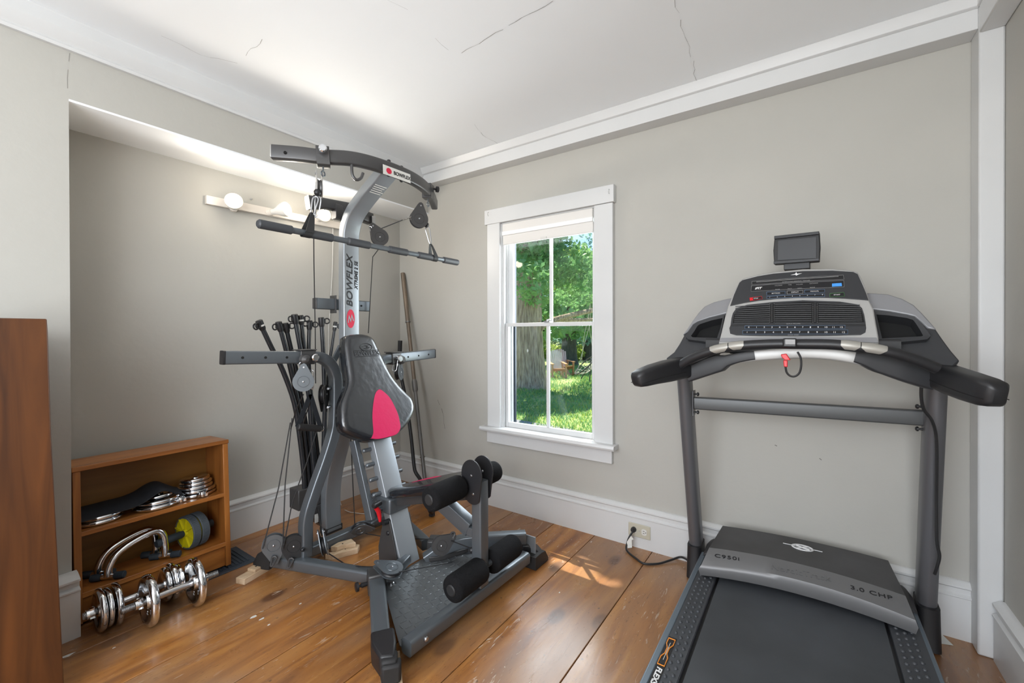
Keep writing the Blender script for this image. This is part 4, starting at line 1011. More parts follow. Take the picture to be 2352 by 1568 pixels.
# foam rollers
def roller(x_, z_, ya, yb, r_=.047, name='foam_roller'):
    mb = MB(); s_ = 1 if yb > ya else -1; L_ = abs(yb - ya)
    mb.lathe((x_, ya, z_), (0, s_, 0), [(.020, -.001), (r_ * .80, 0), (r_ * .95, .006), (r_, .016), (r_, L_ - .012), (r_ * .95, L_ - .004), (r_ * .8, L_)], 32); ro = mb.build(name, 'foam', gym, smooth=60)
    mb = MB(); mb.lathe((x_, ya, z_), (0, s_, 0), [(.001, -.006), (.017, -.006), (.021, -.003), (.021, .002)], 24); mb.build('roller_cap', 'blackm', ro)
    mb = MB(); mb.tube([V((x_, ya, z_)), V((x_, yb + s_ * .02, z_))], .012, 12); mb.build('roller_axle', 'gun', ro)
roller(-1.135, .492, GY - .215, GY - .045); roller(-1.135, .492, GY + .19, GY + .045, .045)
roller(-1.055, .172, GY - .185, GY - .015, .049); roller(-1.055, .172, GY + .22, GY + .045, .049)

# power rods: box and fan of rods with hook caps
mb = MB(); mb.prism([V((-2.115, GY - .165, .20)), V((-2.115, GY + .045, .20)), V((-2.115, GY + .045, .305)), V((-2.115, GY - .165, .305))], (-.09, 0, 0)); mb.prism([V((-2.115, GY - .14, .20)), V((-2.115, GY - .02, .06)), V((-2.115, GY + .02, .06)), V((-2.115, GY + .04, .20))], (-.08, 0, 0))
rb = mb.build('rod_box', 'gundark', gym, bevel=.005)
mb = MB(); c = X(727, 1190, -2.113); mb.box(c, (.002, .02, .045)); mb.build('warning_sticker', 'whitelabel', rb, smooth=0)
rods = [([(597, 742), (622, 795), (650, 852), (676, 925), (688, 1000), (697, 1080), (701, 1152)], 5.6), ([(641, 745), (656, 800), (668, 850), (686, 930), (700, 1010), (708, 1090), (711, 1152)], 5.4), ([(656, 748), (668, 800), (680, 850), (694, 930), (708, 1010), (716, 1090), (719, 1152)], 5.4),
        ([(677, 728), (690, 800), (700, 850), (712, 930), (716, 1010), (722, 1090), (726, 1152)], 5.6), ([(691, 730), (699, 800), (706, 850), (712, 930), (719, 1010), (728, 1090), (733, 1152)], 5.0), ([(711, 742), (709, 800), (710, 850), (716, 930), (726, 1010), (735, 1090), (739, 1152)], 5.0),
        ([(738, 735), (742, 800), (744, 850), (746, 930), (744, 1010), (742, 1090), (744, 1152)], 5.4), ([(770, 745), (762, 800), (755, 850), (749, 930), (747, 1010), (747, 1090), (748, 1152)], 3.8)]
for k, (px, w_) in enumerate(rods):
    xs = -2.12 - .014 * (k % 3); pts = [X(u, v, xs - (i / 6) * .01) for i, (u, v) in enumerate(px)]
    r0 = .0115 * w_ / 5.6
    mb = MB(); sp_ = smoothpath(pts, 4); mb.tube(sp_, [r0 * (.95 + .12 * (1 - abs(2 * i / len(sp_) - 1))) for i in range(len(sp_))], 12); rd = mb.build('power_rod', 'rod', gym)
    t = (pts[0] - pts[1]).normalized(); e = pts[0]
    mb = MB(); mb.tube([e - t * .035, e - t * .025, e + t * .012, e + t * .015], [r0 * 1.05, r0 * 1.35, r0 * 1.4, r0 * 1.1], 14)
    sgn = -1 if k in (0, 1, 3) else 1
    sdv = (V((0, sgn, 0)) + V((.3, 0, 0))).normalized(); sdv = (sdv - t * sdv.dot(t)).normalized()
    nrm = t.cross(sdv)
    mb.torus(e - t * .006 + sdv * .028, nrm, .0135, .0035, 18, 8)
    if k in (0, 2, 5): mb.torus(e - t * .004 + sdv * (.022 if k == 0 else -.026) + V((.012, 0, 0)), nrm, .0125, .0035, 18, 8)
    mb.box(e - t * .006 + sdv * .012, (.014, .014, .022)); mb.build('rod_cap', 'black', rd)
    if k in (0, 4, 7):
        mb = MB(); mb.tube([e - t * .016, e - t * .008], r0 * 1.42, 14); mb.build('weight_sticker', 'whitelabel', rd)

# standing low pulleys, rear left
pa = X(629, 1250, -1.965); pulley(pa, (.86, -.5, 0), (.05, .05, -1), .048); pb = X(675, 1252, -1.915); pulley(pb, (.86, -.5, 0), (.0, .0, -1), .050, plate=('blackm', 'black'))
for u, v, x_ in ((625, 1288, -1.96), (664, 1292, -1.91)):
    carabiner('snap_hook', X(u + 6, v - 10, x_ + .015), X(u - 2, v + 12, x_ + .02), gym, m_='gundark', w_=.009, r=.004)
pc = X(744, 1252, -1.86); pulley(pc, (.55, .83, .2), (.1, .02, 1), .046)
pdp = X(827, 1213, -1.93); pulley(pdp, (.75, -.35, -.55), (-.3, 1, .2), .044)
mb = MB(); mb.rtube([X(838, 1212, -1.95), X(868, 1193, -1.97)], .05, .045, rad=.4); mb.lathe(X(858, 1180, -1.98), (.9, .2, .1), [(.03, -.02), (.034, 0), (.03, .02)], 20); mb.build('swivel_bracket', 'gun', gym)
pe = X(1013, 1252, -1.30); pulley(pe, (.80, -.55, .25), (.5, .75, .45), .040, plate=('gundark', 'black'))
carabiner('snap_hook', X(1041, 1222, -1.27), X(1038, 1240, -1.27), gym, m_='gundark', w_=.008, r=.004)
pf = V((-1.435, 1.185, .108)); pulley(pf, (.18, .05, 1), (-.9, -.35, .1), .046)
pulley(X(862, 1150, -1.98), (.9, -.3, 0), (0, 0, -1), .046)
# upper pulleys
pg = X(962, 503, -1.705); pulley(pg, (.86, -.45, .0), (.0, .12, 1), .048, plate=('gundark', 'black'))
ph = X(872, 545, -1.915); pulley(ph, (.88, -.45, 0), (-.1, -.55, .8), .046, plate=('gundark', 'black'))
pi_ = X(733, 432, -1.70); pulley(pi_, (.45, .89, .0), (0.05, -.02, 1), .040, plate=('tsilver', 'gundark'))
mb = MB(); mb.ball(X(729, 442, -1.68), .015); mb.ball(X(979, 516, -1.70), .015); mb.build('cable_ball', 'black', gym)
carabiner('snap_hook', X(726, 452, -1.68), X(716, 498, -1.684), gym); carabiner('snap_hook', X(731, 452, -1.68), X(727, 500, -1.684), gym)
carabiner('snap_hook', X(981, 522, -1.70), X(989, 560, -1.69), gym)
carabiner('snap_hook', X(850, 520, -1.93), X(853, 531, -1.93), gym, w_=.006)
mb = MB(); mb.rtube([V((-1.965, GY + .17, 1.72)), X(862, 508, -1.955)], .045, .05, rad=.4); mb.build('end_cap', 'tsilver', gym)
# cables
cable(X(720, 470, -1.70), X(721, 600, -1.80), X(724, 760, -1.95), X(725, 880, -1.97))
cable(ph + V((0, .045, 0)), X(856, 590, -1.93), X(846, 765, -1.95)); cable(ph + V((0, -.0, .045)), X(925, 505, -1.80), pg + V((0, -.05, .0)))
cable(X(667, 970, -2.0), X(640, 1120, -1.985), pa + V((0, -.048, 0))); cable(X(671, 960, -2.0), X(655, 1110, -1.96), pb + V((0, -.050, 0)))
cable(X(735, 965, -1.90), X(705, 1060, -1.92), X(672, 1150, -1.92), pb + V((0, -.045, .02)))
cable(X(697, 905, -1.85), X(680, 940, -1.90), X(668, 985, -1.97)); cable(X(716, 915, -1.86), X(700, 960, -1.92), X(690, 1000, -1.98))
cable(X(806, 1005, -1.95), X(810, 1100, -1.95), X(815, 1205, -1.93)); cable(X(811, 1005, -1.95), X(835, 1090, -1.96), X(853, 1140, -1.98))
cable(X(729, 1165, -1.96), X(735, 1200, -1.93), pc + V((0, -.01, .05)))
cable(pc + V((0.01, .02, -.045)), Z(800, 1300, .075), pf + V((-.05, -.01, 0)))
cable(pf + V((.045, .0, .004)), Z(1030, 1292, .082), Z(1040, 1290, .10)); cable(pdp + V((.02, .02, -.03)), Z(905, 1236, .10), Z(1000, 1238, .115), pe + V((0, .0, .03)))
cable(pe + V((.01, .04, .01)), X(1080, 1258, -1.11)); mb = MB(); mb.ball(X(1084, 1263, -1.10), .013); mb.build('cable_ball', 'black', gym)

# lat pull-down bar hanging from the upper cables
lp0, lp1 = X(591, 513, -1.684), X(1051, 603, -1.684)
lat = thing('lat_pulldown_bar', 'long straight pull-down bar with foam grips hanging from the gym tower', 'pull-down bar', tuple(lp0.lerp(lp1, .5)))
def LU(u):   # point on the bar seen at image column u
    lo, hi = 0., 1.
    for _ in range(30):
        m_ = (lo + hi) / 2; p = lp0.lerp(lp1, m_) - CPOS; uu = 1176 + CAM_F * p.dot(_R3) / p.dot(_F2)
        if uu < u: lo = m_
        else: hi = m_
    return lp0.lerp(lp1, lo)
mb = MB(); mb.tube([LU(595), LU(1048)], .0125, 16); mb.build('bar', 'gun', lat)
for a, b in ((591, 671), (709, 764), (797, 849), (892, 935), (959, 1003), (1017, 1051)):
    p, q = LU(a), LU(b); t = (q - p).normalized(); mb = MB(); mb.tube([p, p + t * .006, q - t * .004, q], [.012, .0175, .0175, .014], 18); mb.build('foam_grip', 'trailblk', lat)
def strap(u, topuv, wd):
    c = LU(u); t = (lp1 - lp0).normalized(); a = X(*topuv, -1.684); vv = (a - c); mb = MB()
    f = t.cross(vv).normalized(); R_ = []
    for k in range(2):
        R_ = []
        for i in range(9):
            s_ = i / 8; ww = wd * (1 - .55 * s_) / 2; o = f * (.019 * (1 - s_) ** .7 + .002) * (1 if k else -1)
            p = c + vv * s_; R_.append([p - t * ww + o, p + t * ww + o, p + t * ww + o * 1.12, p - t * ww + o * 1.12])
        mb.rings(R_)
    an = [c + f * .0195 * math.cos(a_ * PI / 10 + PI) + vv.normalized() * .0195 * math.sin(a_ * PI / 10 + PI) for a_ in range(11)]
    mb.rings([[p - t * wd / 2, p + t * wd / 2] for p in an], closed=False, cap=False)
    mb.build('hanging_strap', 'blackm', lat, smooth=50)
strap(705, (717, 488), .036); strap(996, (989, 560), .030)
# hand grip hanging at the left
hg = thing('hand_grip', 'black foam hand grip hanging on its strap under the left pulley', 'hand grip', tuple(X(712, 982, -1.86)))
a, b = X(683, 980, -1.86), X(737, 984, -1.86); t = (b - a).normalized()
mb = MB(); mb.tube([a, a + t * .004, b - t * .004, b], [.012, .0155, .0155, .012], 18); mb.build('foam_grip', 'blackm', hg)
tp_ = X(713, 905, -1.86)
for e, nm in ((a, 0), (b, 1)):
    mb = MB(); d = (tp_ - e).normalized(); s_ = EX.cross(d).normalized() * .010
    mb.rings([[e - s_ * 1.1 - EX * .0012, e + s_ * 1.1 - EX * .0012, e + s_ * 1.1 + EX * .0012, e - s_ * 1.1 + EX * .0012], [tp_ - s_ - EX * .0012, tp_ + s_ - EX * .0012, tp_ + s_ + EX * .0012, tp_ - s_ + EX * .0012]]); mb.build('strap', 'cloth', hg)
mb = MB(); mb.torus(b + t * .006, t, .012, .002); mb.build('ring', 'chrome', hg)

# wooden blocks under the gym's feet
def block(label, pts, z0_, h, grp='wood blocks under the gym'):
    P_ = [V((p.x, p.y, z0_)) for p in pts]; c = sum(P_, V()) / len(P_)
    r = thing('wood_block', label, 'wood block', tuple(c), group=grp)
    mb = MB(); mb.prism(P_, (0, 0, h)); b_ = mb.build('block', 'pine', r, bevel=.0015)
    mb = MB(); mb.lathe(c + EZ * (h + .0002), EZ, [(.004, -.001), (.004, .0004)], 10); mb.build('screw_hole', 'hole', r)
    return r
def quad(c, ang, l, w_): 
    rt = Matrix.Rotation(math.radians(ang), 3, 'Z'); return [V(c) + rt @ V(q) for q in ((-l / 2, -w_ / 2, 0), (l / 2, -w_ / 2, 0), (l / 2, w_ / 2, 0), (-l / 2, w_ / 2, 0))]
block('long pale block on the floor under the left rear foot', [V((-2.071, .852, 0)), V((-2.025, .868, 0)), V((-2.075, 1.06, 0)), V((-2.121, 1.045, 0))], 0, .026)
block('short pale block, top of the two under the left rear foot', [V((-2.083, .905, 0)), V((-2.040, .918, 0)), V((-2.052, .962, 0)), V((-2.095, .952, 0))], .0265, .013)
block('notched pale block on the floor before the mast base', [V((-1.93, 1.19, 0)), V((-1.895, 1.205, 0)), V((-1.848, 1.315, 0)), V((-1.875, 1.345, 0)), V((-1.925, 1.325, 0))], 0, .026)
block('upper notched pale block stacked before the mast base', [V((-1.935, 1.222, 0)), V((-1.905, 1.238, 0)), V((-1.903, 1.262, 0)), V((-1.868, 1.318, 0)), V((-1.923, 1.330, 0)), V((-1.945, 1.27, 0))], .0265, .022)
block('small pale block behind the mast near the right pulley', quad((-2.07, 1.60, 0), 65, .10, .05), 0, .03)
block('pale pine block under the nearest front foot', quad((-1.035, .855, 0), -37, .30, .064), 0, .0255)

# bars leaning in the corner
pl = thing('leaning_pole', 'long brown-grey pole with joint collars leaning in the corner', 'pole', tuple(V((-2.10, 2.10, 0))))
pa_, pb_ = V((-2.485, 2.165, 1.553)), V((-2.060, 1.995, .004))
jm = pa_.lerp(pb_, .50)
mb = MB(); mb.tube([pa_, pa_.lerp(pb_, .235)], .0155, 14); mb.build('pole_tip', 'rust', pl); mb = MB(); mb.tube([pa_.lerp(pb_, .235), jm], .0135, 14); mb.build('upper_pole', 'rust', pl)
mb = MB(); mb.tube([jm, pb_], .0125, 14); mb.build('lower_pole', 'polegrey', pl)
mb = MB()
for k, r_ in ((.237, .0185), (.83, .0165)): c = pa_.lerp(pb_, k); t = (pb_ - pa_).normalized(); mb.tube([c - t * .005, c + t * .005], r_, 14)
mb.tube([pa_.lerp(pb_, .50), pa_.lerp(pb_, .51), pa_.lerp(pb_, .545), pa_.lerp(pb_, .555)], [.014, .019, .019, .0135], 14); mb.build('collar', 'polegrey', pl)
cb_ = thing('bent_bar', 'black bent bar leaning in the corner behind the backrest', 'bar', (-2.3, 2.05, 0))
pts = [Y(919, 782, 2.10), Y(918, 820, 2.10), Y(917, 845, 2.095), Y(921, 862, 2.09), Y(934, 930, 2.085), Y(944, 1000, 2.07), Y(951, 1068, 2.05), Y(955, 1085, 2.045), Y(967, 1105, 2.03), Z(985, 1165, .07), Z(992, 1178, .02)]
mb = MB(); sp_ = smoothpath(pts, 4); mb.tube(sp_, .0125, 12); mb.build('bar', 'black', cb_)
mb = MB(); mb.tube([pts[0], pts[1], pts[2]], .0155, 14); mb.build('grip', 'rubber', cb_)
mb = MB(); e = V(pts[-1]); mb.tube([e + V((0, 0, .06)), e + V((.0, -.0, .03)), e + V((0, 0, -.014))], [.016, .016, .019], 14); mb.build('rubber_foot', 'rubber', cb_)

# ================================================================== TREADMILL
tm = thing('treadmill', 'grey and black folding treadmill with tablet-topped console, facing the window wall', 'treadmill', (-.035, 1.4, 0))
BZ = .15
# deck: side rails, textured foot rails, belt
mb = MB(); mb.bx(-.373, -.352, .42, 1.99, .055, .152); mb.build('side_rail', 'trail', tm, bevel=.004)
mb = MB(); mb.bx(.292, .312, .42, 1.99, .055, .152); mb.build('side_rail', 'trail', tm, bevel=.004)
mb = MB(); mb.bx(-.350, .290, .45, 1.98, .07, .138); mb.build('deck_board', 'black', tm)
def bumps(mb, xs, y0_, y1_, step, ok=lambda x, y: True):
    y = y0_; k = 0
    while y < y1_:
        for i, x_ in enumerate(xs):
            yy = y + (step / 2 if i % 2 else 0)
            if ok(x_, yy): mb.lathe((x_, yy, .1525), (0, 0, 1), [(.0062, -.001), (.0056, .002), (.0034, .0042), (.0008, .005)], 8)
        y += step
mb = MB(); mb.bx(-.352, -.288, .45, 1.98, .12, .1525); mb.bx(-.354, -.286, .45, 1.98, .118, .150)
bumps(mb, (-.338, -.320, -.302), .50, 1.90, .030, lambda x_, y_: not (x_ < -.33 and y_ < 1.395)); mb.build('foot_rail', 'trailblk', tm, smooth=40)
mb = MB(); mb.bx(.222, .300, .45, 1.98, .12, .1525)
bumps(mb, (.238, .257, .276), .50, 1.90, .030); mb.build('foot_rail', 'trailblk', tm, smooth=40)
M['belt'] = mat('dusty_belt_fabric', (0.060, 0.066, 0.075), 0.55, col2=(0.040, 0.043, 0.048), vscale=4, bump=0.5, bscale=500, bdist=0.0006)
mb = MB(); mb.bx(-.276, .212, .46, 1.96, .139, .1478); mb.build('running_belt', 'belt', tm)
# label on the left rail
mb = MB(); mb.bx(-.352, -.328, .62, 1.372, .1525, .1535); lbm = mb.build('rail_label', 'tscreen', tm)
A2 = lambda x_, y_: V((x_, y_, .1545))
ic = [(-.0095, 1.362), (.0095, 1.362), (.0095, 1.335), (.003, 1.318), (.003, 1.290), (.0095, 1.273), (.0095, 1.238), (-.0095, 1.238), (-.0095, 1.273), (-.003, 1.290), (-.003, 1.318), (-.0095, 1.335)]
mb = MB(); mb.tube([A2(-.340 + a, b) for a, b in ic] + [A2(-.340 + ic[0][0], ic[0][1])], .0016, 6); mb.build('flex_icon', 'orange', lbm)
mb = MB(); mb.tube([A2(-.340, 1.342), A2(-.340, 1.262)], .0008, 6); mb.build('icon_line', 'whiteink', lbm)
text('lettering', 'FLEXSELECT', (-.340, 1.228, .1542), (0, -1, 0), (1, 0, 0), .021, 'whiteink', lbm, align='LEFT', shear=.2, bold=.0006, sx=1.25)
# rear deck end roller cover (just outside the picture)
mb = MB(); mb.rtube([V((-.37, .43, .11)), V((.31, .43, .11))], .09, .085, rad=.45); mb.build('rear_end_cover', 'black', tm)
# front chassis under the hood
mb = MB(); R_ = []
for y_, z_, xa, xb in ((1.955, .165, -.362, .312), (2.02, .185, -.358, .308), (2.06, .19, -.348, .298), (2.085, .17, -.330, .28), (2.09, .06, -.33, .28)):
    R_.append([V((xa, y_, .05)), V((xa, y_, z_ - .01)), V((xa + .012, y_, z_)), V((xb - .012, y_, z_)), V((xb, y_, z_ - .01)), V((xb, y_, .05))])
mb.rings(R_); mb.build('motor_housing', 'thood', tm, bevel=.004)
# hood: arched cover with black top and grey lip
def row(a, b, arch, n=13, droop=0.0):
    out = []
    for k in range(n):
        s_ = k / (n - 1); p = a.lerp(b, s_); q = 1 - (2 * s_ - 1) ** 2
        out.append(p + V((0, arch[0] * q, arch[1] * q)))
    return out
HB = (Z(1660, 1207, .245), Z(2040, 1287, .245)); HM = (Z(1629, 1257, .236), Z(2080, 1368, .236)); HF = (Z(1611, 1296, .205), Z(2103, 1424, .205)); HL = (Z(1604, 1306, .190), Z(2110, 1442, .186)); HU = (HL[0] + V((.004, .012, -.028)), HL[1] + V((-.004, .012, -.028)))

back = row(*HB, (0, .012)); mid = row(*HM, (.012, .016)); frt = row(*HF, (.030, .020)); lip = row(*HL, (.032, .018)); und = row(*HU, (.030, .012))
low = [V((p.x, min(p.y, 2.075), .16)) for p in back]
mb = MB(); mb.rings([low, back, [p + V((0, 0, 0)) for p in mid]], closed=False, cap=False); hd = mb.build('hood_top', 'thood', tm, smooth=50)
mb = MB(); mb.rings([mid, frt, lip, und], closed=False, cap=False)
mb.build('hood_front', 'thoodsilver', tm, smooth=50)
for e in (0, -1):   # closed ends
    mb = MB(); mb.face([mb.v(q[e]) for q in (low, back, mid, frt, lip, und)]); mb.build('hood_end', 'thoodsilver' , tm, smooth=0)
mb = MB(); mb.face([mb.v(p) for p in und] + [mb.v(p) for p in low[::-1]]); mb.build('hood_underside', 'black', tm, smooth=0)
class HoodPl(Pl): pass
hn = (HM[1] - HM[0]).cross(HF[0] - HM[0]).normalized(); hn = hn if hn.z > 0 else -hn
hx = (HM[1] - HM[0]).normalized(); hy = hn.cross(hx)
def hoodpt(u, v, lift=.0012):   # nearest surface point of the arched hood on the ray
    best = None; d = ray(u, v)
    rows_ = [back, mid, frt, lip]
    for ra, rb_ in zip(rows_, rows_[1:]):
        for i in range(len(ra) - 1):
            for tri in ((ra[i], ra[i + 1], rb_[i]), (ra[i + 1], rb_[i + 1], rb_[i])):
                nn = (tri[1] - tri[0]).cross(tri[2] - tri[0]); dn = d.dot(nn)
                if abs(dn) < 1e-9: continue
                t = (tri[0] - CPOS).dot(nn) / dn; p = CPOS + d * t; ok = True
                for a, b in ((0, 1), (1, 2), (2, 0)):
                    if (tri[b] - tri[a]).cross(p - tri[a]).dot(nn) < -1e-9: ok = False
                if ok and (best is None or t < best[0]): nn.normalize(); nn = nn if nn.z > 0 else -nn; best = (t, p + nn * lift, nn)
    return (best[1], best[2]) if best else (CPOS + d * 2, V((0, 0, 1)))
def hoodtext(s_, uva, uvb, size, m_, par, **k):
    a, n1 = hoodpt(*uva); b, n2 = hoodpt(*uvb); xd = (b - a); n_ = (n1 + n2).normalized(); o = text('lettering', s_, a.lerp(b, .5) + n_ * .0006, xd, n_.cross(xd), size, m_, par, extrude=.0006, **k)
    return o
hoodtext('C950i', (1639, 1276), (1701, 1285), .024, 'blackink', hd, sx=1.35, spacing=1.15)
hoodtext('3.0 CHP', (1958, 1350), (2044, 1373), .022, 'blackink', hd, sx=1.35, spacing=1.1)
hoodtext('NordicTrack', (1772, 1302), (1905, 1330), .034, 'thoodsilver', hd, sx=1.0)
c, n_ = hoodpt(1843, 1258); xd = (hoodpt(1880, 1266)[0] - c).normalized(); yd = n_.cross(xd)
mb = MB(); mb.tube([c + xd * .034 * math.cos(k * PI / 16) + yd * .021 * math.sin(k * PI / 16) for k in range(33)], .0028, 6)
mb.tube([c - xd * .064 + yd * .004, c + xd * .064 + yd * .001], .0014, 6)
mb.tube([c - xd * .020 - yd * .016, c + xd * .018 + yd * .017], .0034, 6); mb.tube([c - xd * .018 + yd * .010, c + xd * .022 - yd * .012], .0034, 6); mb.build('hood_emblem', 'whiteink', hd)

# uprights, boots, cross brace
UL = [V((-.412, 2.085, .125)), V((-.420, 1.875, .955))]; UR = [V((.352, 2.085, .125)), V((.350, 1.935, .955))]
for k, (a, b) in enumerate((UL, UR)):
    mb = MB(); mb.rtube([a - (b - a) * .05, b], .052, .088, up=EY, rad=.85); u_ = mb.build('upright', 'tmetal', tm, smooth=60)
    mb = MB(); c = V((a.x, 2.075, 0)); mb.rtube([c + EZ * .002, V((a.x, 2.08, .07)), V((a.x, 2.072, .150))], [.062, .064, .060], [.135, .115, .100], up=EY, rad=.6); mb.build('upright_boot', 'black', tm, smooth=60)
mb = MB(); a, b = V((-.388, 1.925, .805)), V((.325, 1.975, .812)); mb.rtube([a, b], .030, .052, rad=.4); xb = mb.build('cross_brace', 'tbrace', tm, smooth=50)
for p, s_ in ((a, 1), (b, -1)):
    mb = MB(); mb.box(p + V((-.004 * s_, 0, 0)), (.006, .045, .105)); mb.build('brace_bracket', 'tmetal', tm, bevel=.001)
    for dz in (-.038, .038):
        mb = MB(); mb.lathe(p + V((0, -.005, dz)), (s_, 0, 0), [(.004, 0), (.004, .010), (.008, .011), (.008, .016), (.004, .019)], 12); mb.build('bolt', 'black', tm)
# data cord running down the right upright
mb = MB(); pts = [Y(2117, 872, 1.830), Y(2116, 910, 1.840), Y(2122, 940, 1.855), Y(2140, 965, 1.870), Y(2150, 1000, 1.890), Y(2152, 1060, 1.910), Y(2151, 1150, 1.940), Y(2152, 1240, 1.955), Y(2158, 1275, 1.96), Y(2153, 1300, 1.965), Y(2147, 1318, 1.975)]
mb.tube(smoothpath(pts, 5), .0045, 8); mb.build('data_cord', 'cable', tm)
# power cord to the outlet
mb = MB(); e = V((-.727, 2.148, .094))
pts = [e, e + V((-.001, -.018, -.008)), e + V((-.012, -.026, -.03)), V((-.748, 2.115, .035)), V((-.742, 2.09, .008)), Z(1462, 1283, .006), Z(1480, 1294, .006), Z(1512, 1294, .006), Z(1540, 1286, .01), Z(1565, 1279, .02), V((-.44, 2.10, .035)), V((-.40, 2.08, .04))]
mb.tube(smoothpath(pts, 5), .0048, 10); pc_ = mb.build('power_cord', 'cable', tm)
mb = MB(); mb.lathe(e + V((0, .007, 0)), (0, -1, 0), [(.013, 0), (.014, .006), (.012, .018), (.006, .026)], 16); mb.build('plug', 'black', pc_)
mb = MB(); q = V((-.748, 2.108, .03)); mb.prism([q + V((0, 0, .012)), q + V((.004, 0, -.02)), q + V((.026, .004, -.012)), q + V((.024, .004, .026)), q + V((.034, .004, .032)), q + V((.020, .004, .046))], (0, .0008, 0)); mb.build('cord_tag', 'paper', pc_, smooth=0)

# console: tilted face plane
FP = Pl((-.035, 1.66, 1.066), (0, -.245, .135))
cup = (FP.n.cross(EX)); cup = cup if cup.z > 0 else -cup      # up the face
def fpoly(px, off=0.0): return [FP.at(u, v, off) for u, v in px]
def fplate(name, px, off, th, m_, par, bevel=0, rnd=0, smooth=0):
    P_ = fpoly(px, off)
    if rnd: P_ = smoothpath(P_ + [P_[0]], rnd)[:-1]
    mb = MB(); mb.prism([p - FP.n * th for p in P_], FP.n * th); return mb.build(name, m_, par, smooth=smooth, bevel=bevel)
bez = [(1650, 789), (1657, 762), (1665, 728), (1672, 702), (1678, 688), (1686, 668), (1698, 645), (1708, 638), (1740, 630), (1776, 624), (1844, 617), (1912, 616), (1955, 620), (1970, 624), (1978, 636), (1987, 656), (1997, 690), (2007, 709), (2012, 740), (2018, 772), (2019, 789)]
cn = fplate('console_bezel', bez, 0, .055, 'tsilver', tm, bevel=.004, smooth=40)
pan = [(1677, 702), (1686, 676), (1698, 649), (1705, 643), (1740, 634), (1776, 628), (1844, 622), (1912, 621), (1960, 624), (1970, 629), (1980, 651), (1989, 672), (1995, 689), (1940, 685), (1895, 683), (1827, 683), (1780, 686), (1742, 690), (1710, 695)]
fplate('display_panel', pan, .0025, .004, 'tblack', cn, bevel=.001)
ven = [(1678, 746), (1680, 730), (1683, 719), (1691, 707), (1716, 699.5), (1776, 693), (1844, 689), (1929, 692), (1971, 698.6), (1980, 707), (1985, 722), (1988, 740), (1989.5, 753), (1988, 762), (1977, 768), (1910, 770), (1827, 771), (1740, 770.5), (1691, 769), (1677, 765), (1675, 753)]
vp = fplate('vent_panel', ven, .0035, .005, 'tblack', cn, bevel=.001)
win = [(1683, 742), (1686, 722), (1693, 711), (1717, 703.5), (1776, 697), (1844, 693), (1929, 696), (1969, 702), (1977, 709), (1982, 723), (1985, 740)]
fplate('vent_opening', win, .0038, .0004, 'hole', vp)
for k in range(10):
    f_ = k / 9
    for (ua, ub) in ((1689 - 3 * f_, 1767), (1780, 1864), (1880, 1975 + 6 * f_)):
        va = lambda u: (704 + 37.5 * f_) + ((u - 1835) / 150) ** 2 * (5.0 - 5.0 * f_) - (u - 1835) * .012 * (1 - f_) - 6.5 * (1 - f_)
        mb = MB(); mb.tube([FP.at(u, va(u), .0052) for u in [ua + (ub - ua) * i / 4 for i in range(5)]], .0014, 6, up=FP.n); mb.build('vent_louvre', 'black', vp)
for u in (1773, 1872):
    mb = MB(); a, b = FP.at(u, 696, .0045), FP.at(u, 741, .0045); mb.rtube([a, b], .006, .006, up=FP.n); mb.build('vent_divider', 'blackm', vp)
    mb = MB()
    for k in range(10):
        for du in (-5, 5): mb.box(FP.at(u + du, 698 + 4.6 * k, .0068), (.0022, .0016, .0010))
    o = mb.build('louvre_ticks', 'greyink', vp, smooth=0); o['kind'] = 'stuff'
fplate('vent_trim', [(1680, 744), (1988, 744), (1988.5, 747.5), (1679, 748)], .0046, .001, 'blackm', vp)
def fframe(name, px, m_, off, par, r=.0007):
    P_ = fpoly(px, off); mb = MB(); mb.tube(P_ + [P_[0]], r, 5, up=FP.n); return mb.build(name, m_, par)
for (ua, ub, va, vb, nb, row_) in ((1711, 1941, 746.5, 754.5, 13, '0 1 2 3 4 5 6 7 8 9 10 11 12'), (1706, 1947, 757.5, 766.5, 12, '1 2 3 4 5 6 7 8 9 10 11 12')):
    fplate('button_strip', [(ua, va + 1.5), (ub, va), (ub, vb), (ua, vb + .5)], .0042, .001, 'tscreen', vp)
    fframe('strip_outline', [(ua, va + 1.5), (ub, va), (ub, vb), (ua, vb + .5)], 'bluedull', .0045, vp)
    for k, ch in enumerate(row_.split()):
        u = ua + (ub - ua) * (k + .5) / nb; text('lettering', ch, FP.at(u, (va + vb) / 2 + .8, .0046), EX, cup, .0085, 'whiteink', vp, extrude=.0001)
text('lettering', 'QUICK INCLINE', FP.at(1822, 743.2, .0050), EX, cup, .0055, 'greyink', vp, extrude=.0001); text('lettering', 'QUICK SPEED', FP.at(1822, 769.0, .0042), EX, cup, .0050, 'greyink', vp, extrude=.0001)
fplate('status_window', [(1727, 646), (1832, 638), (1937, 631.5), (1938.5, 641), (1832, 646.5), (1727, 653.5)], .0034, .001, 'tscreen', cn)
fframe('window_outline', [(1727, 646), (1832, 638), (1937, 631.5), (1938.5, 641), (1832, 646.5), (1727, 653.5)], 'greyink', .0036, cn, .0005)
fplate('main_window', [(1726, 656), (1832, 649), (1938, 644), (1938.5, 658.7), (1832, 663), (1725, 669)], .0034, .001, 'tscreen', cn)
fframe('window_outline', [(1726, 656), (1832, 649), (1938, 644), (1938.5, 658.7), (1832, 663), (1725, 669)], 'greyink', .0036, cn, .0005)
